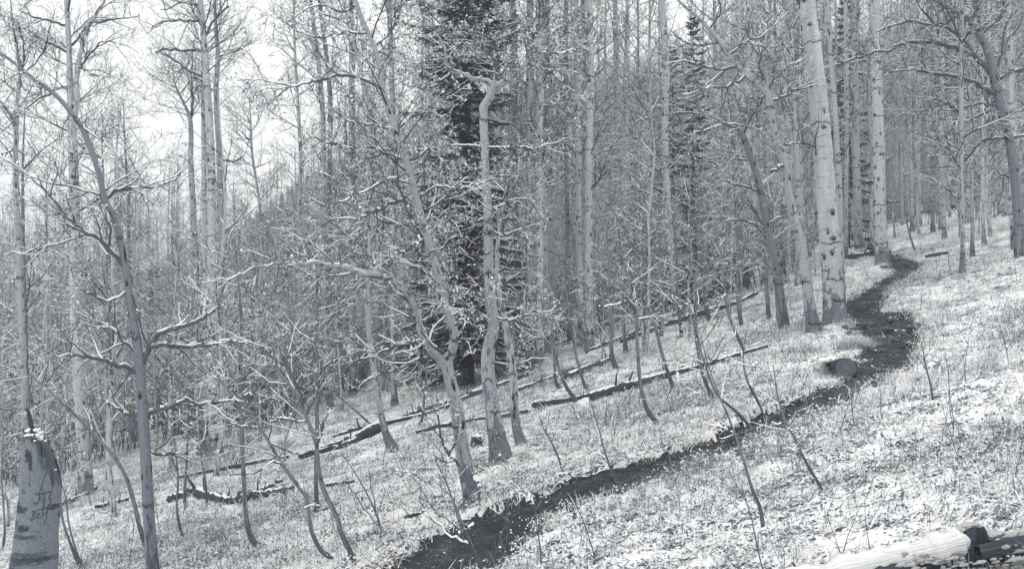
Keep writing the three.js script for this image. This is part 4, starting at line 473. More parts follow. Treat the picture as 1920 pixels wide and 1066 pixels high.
{ // the sawn log end beside the trail
  const d = groundHit(1588, 708), c = at(1588, 690, d), R = 23.5 * d / F, root = base('sawn_log', c), N = 40, face = [], mb = new MB(), cut = new MB(true);
  const pt = (k, f, z) => { const a = k / N * 2 * Math.PI, q = R * f * (1 + 0.05 * noise(k * 0.45, 3)); return V(Math.cos(a) * q + z * 0.25, Math.sin(a) * q * 0.80 + z * -0.10, -z); };
  for (const [f, z] of [[0.94, 0], [1, 0.012], [1.02, 0.1], [1, 0.5], [0.96, 0.8]]) for (let k = 0; k < N; k++) { const p = pt(k, f, z), n = V(p.x, p.y, 0).normalize(); face.push(mb.v(p.x, p.y, p.z, n.x, n.y, n.z)); }
  for (let j = 0; j < 4; j++) for (let k = 0; k < N; k++) { const a = face[j * N + k], b = face[j * N + (k + 1) % N], e = face[(j + 1) * N + k], h = face[(j + 1) * N + (k + 1) % N]; mb.f(a, e, b); mb.f(b, e, h); }
  const cc = cut.v(0, 0, 0.003, 0, 0, 1, .5, .5); const ring = []; for (let k = 0; k < N; k++) { const p = pt(k, 0.94, 0); ring.push(cut.v(p.x, p.y, p.z, 0, 0, 1, .5 + p.x / R * .5, .5 + p.y / R * .6)); } for (let k = 0; k < N; k++) cut.f(cc, ring[k], ring[(k + 1) % N]);
  const edge = std('dark_bark', 0.03); edge.side = THREE.DoubleSide; mesh('bark', mb.geo(), edge, root); mesh('sawn_end', cut.geo(), M.cut, root);
  for (const [x, y, z, q] of [[-.08, R * .45, -.3, .045], [.0, R * .5, -.34, .05]]) snowLump(root, V(x, y, z), q, .5, x * 50);
  root.rotation.y = 0.1; tag(root, 'round sawn log end, dark grey, beside the trail', 'log');
}
for (const [label, px, py, w, sy, m] of [['pale rounded rock on the trail edge below the largest aspen', 1625, 612, 28, .8], ['dark flat rock stepping across the trail corner', 1663, 616, 30, .5], ['low grey rock set in the trail below the flat rock', 1652, 656, 30, .5], ['small rock at the outer corner of the trail', 1690, 620, 24, .5], ['half buried rock in the right hand bank of the trail', 1706, 612, 22, .6], ['little dark stone on the open snow right of the trail', 1750, 623, 16, .5], ['wet stone in the trail between the flat rock and the low grey rock', 1678, 633, 20, .5], ['dark boulder up the slope behind the bend', 1632, 468, 17, .8], ['square dark rock beneath the sawn log end', 1640, 723, 18, .6], ['snow capped stone at the left bank of the trail corner', 1608, 632, 22, .6], ['snow dusted stone at the top of the trail corner', 1672, 598, 26, .5], ['broad stone on the right bank where the trail narrows', 1700, 640, 24, .5], ['stone at the lower end of the sawn log', 1560, 722, 20, .5]]) {
  const d = groundHit(px, py), p = at(px, py, d), R = w * .5 * d / F, g = round3(R, px, .34, 1.9); g.scale(1, sy, 1); const root = base('rock', V(p.x, Math.max(G(p.x, p.z), G0(p.x, p.z) - .05) + R * sy * .6, p.z)); mesh('stone', g, M.rock, root);
  const r = rngOf(px); if (px !== 1625 && px !== 1652 && px !== 1663 && px !== 1678 && px !== 1640) for (let k = 0; k < 3; k++) snowLump(root, V((r() - .5) * R * 1.2, R * sy * (.85 + .1 * r()), (r() - .7) * R), R * (.12 + .16 * r()), .35, k + px); tag(root, label, 'rock');
}
{ const d = groundHit(893, 832), p = at(893, 827, d), root = base('cut_stump', V(p.x, G0(p.x, p.z), p.z)), mb = new MB(true); tube(mb, [V(0, -.05, 0), V(0, .03, 0), V(.005, .075, 0)], [.068, .06, .055], 14, { lump: .15, cap: true }); mesh('trunk', mb.geo(), M.log, root); for (const [x, z] of [[-.02, 0], [.025, .01], [0, -.03]]) snowLump(root, V(x, .085, z), .032, .35, x * 90); tag(root, 'small dark stump with a snow cap left of the kinked central tree', 'tree stump'); }
{ // the log in the bottom right corner
  const d = 3.86, P = (x, y, z = 0) => at(x, y, d + z), foot = P(1800, 1060), root = base('rotten_log', foot), r = rngOf(31);
  const mb = new MB(true); const c1 = smoothPts([P(1500, 1112, .1), P(1620, 1084), P(1740, 1056), P(1850, 1040, .05), P(1960, 1030, .1), P(2080, 1020, .2)], 40), rr = c1.map((_, k) => (34 - 6 * Math.sin(k * .5)) * d / F * (.8 + .2 * noise(k * .6, 2)) ); tube(mb, c1, rr, 18, { lump: .22, seed: 3, cap: true, cap0: true });
  mesh('trunk', mb.geo(foot), M.log, root);
  const st = new MB(true); tube(st, [P(1812, 1034, .06), P(1822, 1012, .06), P(1826, 995, .06), P(1826, 986, .06)], [.062, .06, .055, .04], 18, { lump: .2, seed: 9, cap: true }); mesh('broken_branch', st.geo(foot), M.log, root);
  const sl = new MB(true); tube(sl, [P(1835, 1036, -.06), P(1890, 1024, -.06), P(1960, 1012, -.02)], [.03, .034, .03], 12, { lump: .3, seed: 5 }); mesh('splinter', sl.geo(foot), M.log, root);
  const sn = []; const add = (x, y, z, R, sx, sy) => { const g = round3(R, x * .1 + y, .24, 2.4); g.scale(sx, sy, 1); g.rotateZ(.22); const p = P(x, y, z).sub(foot); g.translate(p.x, p.y, p.z); sn.push(g); };
  { const smb = new MB(true), q = smoothPts([P(1470, 1096, .1), P(1560, 1074, .03), P(1650, 1052, .0), P(1730, 1034, -.01), P(1790, 1018, .0), P(1818, 1012, .02)], 60), qr = q.map((_, k) => Math.min(1, (60.5 - k) / 9) ** .6 * (.052 + .012 * noise(k * .33, 6) + .008 * noise(k * .9, 2))); tube(smb, q, qr, 26, { lump: .14, seed: 21, cap: true }); const sg = smb.geo(foot).toNonIndexed(); sn.push(sg); }
  for (let k = 0; k < 34; k++) add(1690 + 125 * r(), 1036 + 22 * r(), -.06, .004 + .013 * r() * r(), 1.3, .6);
  for (let k = 0; k < 26; k++) { const x = 1862 + 128 * r(); add(x, 1001 - (x - 1862) * .05 + 9 * r(), .03, .008 + .026 * r() * r(), 1.6, .5); } for (let k = 0; k < 30; k++) { const x = 1846 + 150 * r(); add(x, 1026 - (x - 1850) * .08 + 14 * r(), -.08, .005 + .018 * r() * r(), 1.5, .5); } for (let k = 0; k < 40; k++) { const x = 1690 + 260 * r(); add(x, 1046 + 24 * r(), -.11, .004 + .016 * r() * r(), 1.5, .5); }
  for (const [x, y, q] of [[1812, 985, .022], [1826, 983, .016], [1835, 986, .012], [1804, 991, .022]]) add(x, y, .05, q, 1.2, .6);
  mesh('snow', mergeGeometries(sn), M.deepSnow, root); tag(root, 'big rotten log under thick snow in the bottom right corner', 'fallen log');
}

// ---------- spruces ----------
function spruce(name, seed, H, R, step, o = {}) {
  const rng = rngOf(seed), root = new THREE.Group(), nd = new MB(), br = new MB(), sn = new MB(), tr = new MB(true), w = o.w ?? 1;
  const pts = []; for (let i = 0; i <= 12; i++) pts.push(V(0.03 * noise(i * .7, seed) * H * .1, i / 12 * H, 0.03 * noise(i * .6, seed + 9) * H * .1)); tube(tr, pts, pts.map((_, i) => (0.013 * H) * (1 - i / 12.6)), 9, { v0: 0 });
  const frond = (p, d, L) => { const side = d.clone().cross(UP).normalize(); for (let k = 0; k < 11; k++) { const f = k / 10, a = (k % 2 ? 1 : -1) * (0.95 - 0.55 * f), e = d.clone().multiplyScalar(Math.cos(a)).addScaledVector(side, Math.sin(a)).add(V(0, (rng() - 0.55) * .7, 0)).normalize(), b = p.clone().addScaledVector(d, L * f * .85), t = b.clone().addScaledVector(e, L * (.3 + .2 * rng())), u = V(rng() - .5, rng() - .5, rng() - .5).cross(e).normalize().multiplyScalar(0.013 * w); nd.tri(b.clone().add(u), b.clone().sub(u), t); } };
  let az = rng() * 6.3; for (let y = H * (o.from ?? 0.04); y < H * 0.99; y += step * (0.5 + rng()) / 5) {
    const f = y / H; az += 2.4 + (rng() - .5) * .9;
    { if (rng() < (o.gap ?? 0.12) || noise(y * 1.3 + seed, Math.cos(az) * 1.5 + 4) < -.62) continue;
      const a = az, L = R * Math.pow(1 - f, 0.7) * (0.4 + 0.75 * rng() * (1 + .5 * noise(y * .9, Math.sin(az) * 1.3 + seed))) + .06; const d = V(Math.cos(a), mix(-0.55, 0.35, f) + .3 * (rng() - .5), Math.sin(a)).normalize(), p = V(pts[0].x, y, pts[0].z), q = walk(p, d, L, .16, .2, 0.05, rng), rr = q.map((_, i) => 0.011 * (1 - .7 * i / q.length) * Math.min(1, L)); tube(br, q, rr, 3); if (rng() < (o.snow ?? .35)) snowOn(sn, q, rr.map((x) => x + 0.02), rng, 1.6);
      for (let s = 0.12; s < 1; s += 0.075 / Math.max(.35, L)) { const i = Math.min(q.length - 2, s * (q.length - 1) | 0), b = q[i].clone().lerp(q[i + 1], s * (q.length - 1) - i), t = q[i + 1].clone().sub(q[i]).normalize(), sd = t.clone().cross(UP).normalize(); for (const m of [-1, 1]) { const e = t.clone().multiplyScalar(.75).addScaledVector(sd, m * (.6 + .3 * rng())).add(V(0, -.15 - .3 * rng(), 0)).normalize(), l = (0.09 + 0.26 * L * (1 - s) * (.5 + rng())) ; frond(b, e, Math.min(.42, l * 1.15)); if (rng() < (o.snow ?? .35) * .75) for (let z = 0; z < 2; z++) blob(sn, b.clone().addScaledVector(e, l * (.2 + .7 * rng())).add(V(0, .014, 0)), (.016 + .02 * rng()) * Math.sqrt(w), rng, .5); } }
    }
  }
  mesh('trunk', tr.geo(), M.log, root); mesh('branches', br.geo(), M.twig, root, 'stuff'); mesh('needles', nd.geo(), M.needle, root, 'stuff'); if (sn.k) mesh('snow', sn.geo(), M.snow, root, 'stuff');
  root.name = name; return root;
}
function put(root, name, p, turn, label, category, group, sc = 1) { root.name = numbered(name); scene.add(root); root.position.copy(p); root.rotation.y = turn; root.scale.setScalar(sc); return tag(root, label, category, group); }
const onG = (px, d, dy = 0) => { const x = (px - CX) / F * d; return V(x, G0(x, -d) + dy, -d); };
put(spruce('spruce_tree', 4, 12.5, 1.65, .14, { gap: .12, snow: .8 }), 'spruce_tree', onG(874, groundHit(874, 722)), 0, 'dark spruce in the middle, half hidden behind the kinked aspen', 'spruce tree');
const sp2 = spruce('spruce_tree', 8, 9, 1.35, .3, { w: 1.5, snow: .85 }), sp3 = spruce('spruce_tree', 15, 7, 1.1, .3, { w: 1.5, snow: .7 });
[[sp2, 1300, 26, .85, 'broad dusky spruce behind the saplings left of the burled aspen'], [sp3, 1588, 34, 1.3, 'narrow dark spruce deep between the two stoutest right hand trunks'], [sp2, 1262, 36, 1.0, 'hazy spruce left of the broad dusky one, farther off'], [sp3, 286, 30, .75, 'short dark spruce beside the arching aspen in the lower left thicket'], [sp3, 1190, 38, .8, 'small dark spruce under the hazy gap right of the middle row'], [sp2, 655, 40, .95, 'dim spruce behind the slim leaning aspen'], [sp3, 12, 40, .7, 'small faded spruce at the left edge of the forest'], [sp2, 1775, 46, 1.0, 'thin hazy spruce far up the right hand slope'], [sp3, 540, 44, 1.1, 'faded dark spruce on the left shoulder of the far hillside'], [sp2, 790, 21, .45, 'low dark spruce at the left foot of the big spruce']].forEach(([p, px, d, s, label], i, all) => put(all.findIndex((q) => q[0] === p) === i ? p : p.clone(), 'spruce_tree', onG(px, d, -.1), i * 1.7, label, 'spruce tree', null, s));

// ---------- aspens of the stand: a few grown trees, copied one by one ----------
function aspen(seed, H, r0, o = {}) {
  const rng = rngOf(seed), T = newT(), root = new THREE.Group(), tm = new MB(true), pts = [], n = 16, lean = (rng() - .5) * .06, bow = (rng() - .5) * .5;
  for (let i = 0; i <= n; i++) { const f = i / n; pts.push(V(lean * H * f + bow * Math.sin(f * 3) * .3 + .05 * noise(f * 9, seed), f * H - (i ? 0 : .3), bow * .5 * Math.sin(f * 2.4) + .05 * noise(f * 9, seed + 5))); }
  const rr = pts.map((_, i) => r0 * (i === 0 ? 1.35 : i === 1 ? 1.0 : 1) * Math.pow(1 - i / (n + .6), 0.75)); tube(tm, pts, rr, o.sides || 9, { lump: .04, seed, v0: 0, u0: rng() }); mesh('trunk', tm.geo(), bark[[0, 1, 2, 4, 0][seed % 5]], root);
  const lo = { flat: true, minR: o.minR ?? 0.0042, snow: o.snow ?? .8, leaf: o.leaf ?? .14, leafSize: .03, len: o.len || [0.62, 0.34], space: o.space || [0.15, 0.1], start: [.15, .1], rad: [.009, .0055, .0035], ang: [30, 65], up: [.2, .12], seg: .16, wig: .38 };
  const nb = o.n ?? 46; for (let k = 0; k < nb; k++) {
    const f = mix(o.from ?? .3, .99, (k + rng()) / nb), i = Math.min(n - 1, f * n | 0), p = pts[i].clone().lerp(pts[i + 1], f * n - i), t = pts[i + 1].clone().sub(pts[i]).normalize(), d = randDir(t, (48 + 32 * rng()) * Math.PI / 180, rng, .22), L = (o.reach ?? 1.5) * Math.pow(1 - f, .55) * (.45 + .8 * rng()) * (f < (o.from ?? .3) + .12 ? .6 : 1) + .15, r = Math.min(rr[i] * .5, .005 + L * .0085);
    const q = walk(p, d, L, .2, .34, .05, rng), qr = q.map((_, j) => Math.max(lo.minR * .7, r * (1 - .75 * j / (q.length - 1)))); tube(T.twig, q, qr, r > .01 ? 5 : 3); if (rng() < lo.snow) snowOn(T.snow, q, qr, rng, 1.1); sprout(T, T.twig, q, qr, 0, lo, rng);
  }
  if (o.fork) { /* second leader */ }
  finish(root, T, undefined, M.sprig); return root;
}
const tall = [[21, 12, .10, { from: .32, n: 50 }], [22, 13.5, .13, { from: .42, n: 48, reach: 1.8 }], [23, 11, .085, { from: .25, n: 54, reach: 1.3 }], [24, 14, .12, { from: .45, n: 46, reach: 1.7 }], [25, 10, .07, { from: .2, n: 54, reach: 1.2 }], [26, 12.5, .095, { from: .35, n: 50, reach: 1.5 }], [27, 9, .055, { from: .15, n: 56, reach: 1.15 }], [28, 13, .11, { from: .38, n: 48, reach: 1.6 }]].map(([s, H, r, o]) => ({ H, root: aspen(s, H, r * .78, o), used: 0 }));
const young = [[41, 3.2, .022], [42, 4.2, .028], [43, 2.4, .017], [44, 5, .034], [45, 3.6, .024], [46, 2.8, .02]].map(([s, H, r]) => ({ H, root: aspen(s, H, r, { from: .12, n: 22, reach: 1.05, len: [.4, .22, .11], space: [.11, .08, .06], snow: .85, leaf: .75, minR: .0024, sides: 7 }), used: 0 }));
const spots = []; const free = (x, z, q) => spots.every((s) => (s[0] - x) ** 2 + (s[1] - z) ** 2 > q * q);
scene.children.forEach((o) => { if (/^(aspen_tree|spruce_tree)/.test(o.name)) spots.push([o.position.x, o.position.z]); });
const topLimit = (px) => px < 190 ? 300 : px < 345 ? 265 : px < 440 ? 240 : px < 520 ? 320 : px < 640 ? 210 : px < 780 ? 60 : -2000;
const marks = [[60, 'the carved stump'], [145, 'the tall far left aspen'], [245, 'the arching aspen'], [395, 'the sky gap clump'], [455, 'the pole sapling'], [575, 'the dark forked sapling'], [700, 'the slim leaning aspen'], [845, 'the long curved aspen'], [918, 'the kinked central aspen'], [994, 'the dark footed thick trunk'], [1086, 'the dotted middle row trunk'], [1153, 'the hazy gap trunk'], [1255, 'the broad twiggy trunk'], [1330, 'the forked foot stem'], [1425, 'the twin stemmed aspen'], [1490, 'the burled aspen'], [1556, 'the largest trunk'], [1650, 'the bend aspen'], [1805, 'the short legged slope trunk'], [1900, 'the right edge aspen']];
const ORD = ['first', 'second', 'third', 'fourth', 'fifth', 'sixth', 'seventh', 'eighth', 'ninth', 'tenth', 'eleventh', 'twelfth', 'thirteenth', 'fourteenth', 'fifteenth'];
function countOff(list, what) {                                  // names each copy by its order beside the nearest traced tree
  const by = new Map(); for (const [o, px] of list) { const m = marks.reduce((a, b) => (Math.abs(b[0] - px) < Math.abs(a[0] - px) ? b : a)), k = m[1] + (px < m[0] ? ' to the left of ' : ' to the right of '); by.set(k, [...(by.get(k) || []), [o, Math.abs(px - m[0]), m, px < m[0]]]); }
  for (const l of by.values()) l.sort((a, b) => a[1] - b[1]).forEach(([o, , m, left], i) => { o.userData.label = `${ORD[Math.min(14, i)]} ${what} counting ${left ? 'leftward' : 'rightward'} from ${m[1]}`; });
}
const copyOf = (pr, name, p, turn, label, cat, group, sc) => { const c = pr.used++ ? pr.root.clone() : pr.root; return put(c, name, p, turn, label, cat, group, sc); };
{
  const r = rngOf(2024); let made = 0, tries = 0; const talls = [], smalls = [];
  while (made < 215 && tries++ < 20000) {
    const px = -30 + r() * 1985, d = 17 + 33 * Math.pow(r(), .62), q = onG(px, d);
    if (!free(q.x, q.z, 0.75) || (d < 30 && !farFromTrail(q.x, q.z)) || (px > 1480 && d < 21) || (px > 640 && px < 950 && d < 20) || (px >= 950 && px <= 1480 && d < 23.5) || (px > 1660 && d < 24 && r() < .6) || (px > 950 && px < 1330 && r() < .45)) continue;
    let pr = tall[r() * tall.length | 0], sc = .8 + .5 * r(); const lim = topLimit(px) + 130 * r(), most = EYE + (CY - lim) / F * d - q.y; if (pr.H * sc > most) { if (most < 3.2) continue; const fit = tall.filter((t) => t.H < most * 1.45); pr = fit.length ? fit[r() * fit.length | 0] : tall[6]; sc = most / pr.H; }
    spots.push([q.x, q.z]); made++;
    const zone = px < 560 ? ['slender hazy aspen in the crowded stand down the slope at left', 'aspens of the lower left stand'] : px < 1000 ? ['slender hazy aspen in the stand behind the long logs and the spruce', 'aspens of the stand behind the logs'] : px < 1500 ? ['slender pale aspen in the dense stand behind the middle slope', 'aspens of the middle stand'] : ['slim aspen in the crowded stand above the upper right slope', 'aspens of the upper right stand'];
    talls.push([copyOf(pr, 'aspen_tree', q, r() * 6.28, zone[0], 'aspen tree', zone[1], sc), px]);
  }
  made = 0; tries = 0;
  while (made < 165 && tries++ < 20000) {
    const px = -30 + r() * 1985, d = 11 + 25 * Math.pow(r(), .8), q = onG(px, d);
    const ok = px < 560 ? d > 11.5 : px < 960 ? d > 17.5 : px < 1480 ? d > 14.5 : px < 1660 ? d > 24 : d > 21; if (!ok || !farFromTrail(q.x, q.z) || !free(q.x, q.z, .5)) continue;
    spots.push([q.x, q.z]); made++; const pr = young[r() * young.length | 0];
    const zone = px < 560 ? ['small snow laden aspen in the tangled thicket at lower left', 'young aspens of the lower left thicket'] : px < 960 ? ['small snow laden aspen in the undergrowth behind the long logs', 'young aspens behind the logs'] : px < 1500 ? ['small snow laden aspen among the young stems of the middle slope', 'young aspens of the middle slope'] : ['small snow laden aspen under the trees of the upper right slope', 'young aspens of the upper right slope'];
    smalls.push([copyOf(pr, 'young_aspen', q, r() * 6.28, zone[0], 'young aspen', zone[1], .75 + .5 * r()), px]);
  }
  countOff(talls, 'slim hazy stand aspen'); countOff(smalls, 'small snow laden aspen');
}
// the far wood: one mass on the flat beyond and on the opposite hillside
function scatter(name, label, g, m, list, colors) { const o = new THREE.InstancedMesh(g, m, list.length), M4 = new THREE.Matrix4(), Q = new THREE.Quaternion(), E = new THREE.Euler(), c = new THREE.Color(); list.forEach((s, i) => { o.setMatrixAt(i, M4.compose(V(s[0], s[1], s[2]), Q.setFromEuler(E.set(s[5] || 0, s[3], s[6] || 0)), V(s[4], s[4] * (s[7] || 1), s[4]))); if (colors) { const k = colors(i); o.setColorAt(i, c.setRGB(k, k, k)); } }); o.name = numbered(name); o.castShadow = o.receiveShadow = true; scene.add(o); return tag(o, label, null, null, 'stuff'); }
{
  const farAspen = (seed) => { const rng = rngOf(seed), T = { snow: new MB(), leaf: new MB(), twig: new MB() }, tm = new MB(), H = 11, pts = [V(0, -1, 0), V(.05, 3, 0), V(0, 6, .08), V(.08, 9, 0), V(.05, H, 0)]; tube(tm, pts, [.11, .09, .07, .04, .01], 5);
    for (let k = 0; k < 60; k++) { const f = mix(.2, .98, (k + rng()) / 60), y = f * H, L = 1.5 * Math.pow(1 - f, .55) * (.4 + .8 * rng()) + .2, a = rng() * 6.3, d = V(Math.cos(a), .35 + .5 * rng(), Math.sin(a)).normalize(), p = V(.03, y, .03), e = p.clone().addScaledVector(d, L), u = V(0, .012, 0); T.twig.tri(p.clone().add(u), p.clone().sub(u), e); for (let j = 0; j < 7; j++) { const s = p.clone().addScaledVector(d, L * (.2 + .8 * rng())), d2 = randDir(d, .5 + .6 * rng(), rng, .2), e2 = s.clone().addScaledVector(d2, (.25 + .45 * rng())), v2 = V(rng() - .5, rng() - .5, rng() - .5).cross(d2).normalize().multiplyScalar(.009); T[rng() < .45 ? 'snow' : 'twig'].tri(s.clone().add(v2), s.clone().sub(v2), e2); } }
    return [tm, T.twig, T.snow].map((b) => b.geo()); };
  const r = rngOf(555), bm = std('far_bark', .45), mats = [bm, M.frost, M.snow], merged = (list) => mergeGeometries(list, true);
  const lists = [[], [], []], sprs = [];
  for (let i = 0; i < 2100; i++) { const px = -500 + r() * 2900, R = 46 + 22 * r(), x = (px - CX) / F * R; const lim = topLimit(px) + 150 * r(), y = G0(x, -R), most = (EYE + (CY - lim) / F * R - y) / 11; if (i > 560) break; lists[i % 3].push([x, y - .2, -R, r() * 6.3, Math.min(.8 + .5 * r(), Math.max(.4, most))]); }
  for (let i = 0; i < 7600; i++) { const px = -600 + r() * 3100, d = 68 + 120 * Math.pow(r(), .8), x = (px - CX) / F * d, y = hillY(x, -d); const dark = noise(x * .06 + 30, d * .05) + .35 * (r() - .5); if (noise(x * .07 + 3, d * .16) > .66) continue; if (dark > (px > 950 ? .16 : -.08) && px > 440) sprs.push([x, y - .3, -d, r() * 6.3, .55 + .5 * r()]); else lists[i % 3].push([x, y - .3, -d, r() * 6.3, .6 + .35 * r()]); }
  for (let i = 0; i < 1500; i++) { const px = 460 + r() * 560, d = 80 + 105 * r(), x = (px - CX) / F * d; if (noise(x * .09 + 8, d * .07) > .45) continue; sprs.push([x, hillY(x, -d) - .3, -d, r() * 6.3, .6 + .5 * r()]); }
  lists.forEach((l, i) => scatter('distant_aspen_wood', 'mass of bare far off aspens veiled by haze', merged(farAspen(90 + i)), mats, l));
  const fs = (() => { const rng = rngOf(3), b = new MB(), sn = new MB(), H = 9; for (let y = .3; y < H; y += .28) { const n = 9, L = 1.5 * Math.pow(1 - y / H, .75) + .1; for (let k = 0; k < n; k++) { const a = rng() * 6.3, l = L * (.6 + .6 * rng()), p = V(0, y + .2, 0), e = V(Math.cos(a) * l, y - .15 - .3 * rng(), Math.sin(a) * l), s = V(-Math.sin(a), 0, Math.cos(a)).multiplyScalar(.10 + .1 * l); const m = p.clone().lerp(e, .55); b.tri(p, m.clone().add(s), e); b.tri(p, e, m.clone().sub(s)); if (rng() < .3) { const h = V(0, .03, 0); sn.tri(m.clone().add(h), m.clone().add(s).multiplyScalar(1).add(h), e.clone().add(h)); } } } return mergeGeometries([b.geo(), sn.geo()], true); })();
  const nm = std('far_needles', .045); nm.side = THREE.DoubleSide; scatter('distant_spruce_wood', 'dark mass of spruces on the far hillside', fs, [nm, M.snow], sprs);
}

{ // the low thicket under the stand, too dense to count
  const bush = (seed) => { const g = rngOf(seed), a = new MB(), b = new MB(); for (let s = 0; s < 5; s++) { const p = V((g() - .5) * .3, -.1, (g() - .5) * .3), H = 1.1 + 1.3 * g(), top = p.clone().add(V((g() - .5) * .9, H, (g() - .5) * .9)), u = V(.008, 0, .004); a.tri(p.clone().add(u), p.clone().sub(u), top); a.tri(p.clone().add(V(-.003, 0, .008)), p.clone().sub(V(-.003, 0, .008)), top);
    for (let k = 0; k < 13; k++) { const f = .2 + .8 * g(), q = p.clone().lerp(top, f), d = randDir(V(0, 1, 0), .6 + .8 * g(), g, .1), L = .25 + .5 * g() * (1.2 - f), e = q.clone().addScaledVector(d, L), w = V(g() - .5, g() - .5, g() - .5).cross(d).normalize().multiplyScalar(.005); a.tri(q.clone().add(w), q.clone().sub(w), e); if (g() < .8) { const h = V(0, .008, 0), w2 = d.clone().cross(UP).normalize().multiplyScalar(.005); b.tri(q.clone().add(w2).add(h), e.clone().add(h), q.clone().sub(w2).add(h)); }
      for (let j = 0; j < 4; j++) { const q2 = q.clone().lerp(e, .3 + .7 * g()), d2 = randDir(d, .4 + .6 * g(), g, .1), e2 = q2.clone().addScaledVector(d2, .1 + .2 * g()), w3 = V(g() - .5, g() - .5, g() - .5).cross(d2).normalize().multiplyScalar(.0035); (g() < .5 ? b : a).tri(q2.clone().add(w3), q2.clone().sub(w3), e2); } } } return mergeGeometries([a.geo(), b.geo()], true); };
  const r = rngOf(616); for (const s of [1, 2, 3]) { const l = []; let t = 0; while (l.length < 520 && t++ < 20000) { const px = -150 + r() * 2230, d = 15 + 47 * r(); if (px < 620 ? d < 19 : px < 1000 ? d < 21 : px < 1520 ? d < 23 : d < 30 || r() < .6) continue; const q = onG(px, d); if (d < 27 && !farFromTrail(q.x, q.z)) continue; if (noise(q.x * .25, q.z * .25) < -.35) continue; l.push([q.x, q.y, q.z, r() * 6.3, .6 + .8 * r()]); } scatter('thicket', 'low bare thicket under the aspens dusted with snow', bush(s), [M.sprig, M.snow], l); }
}

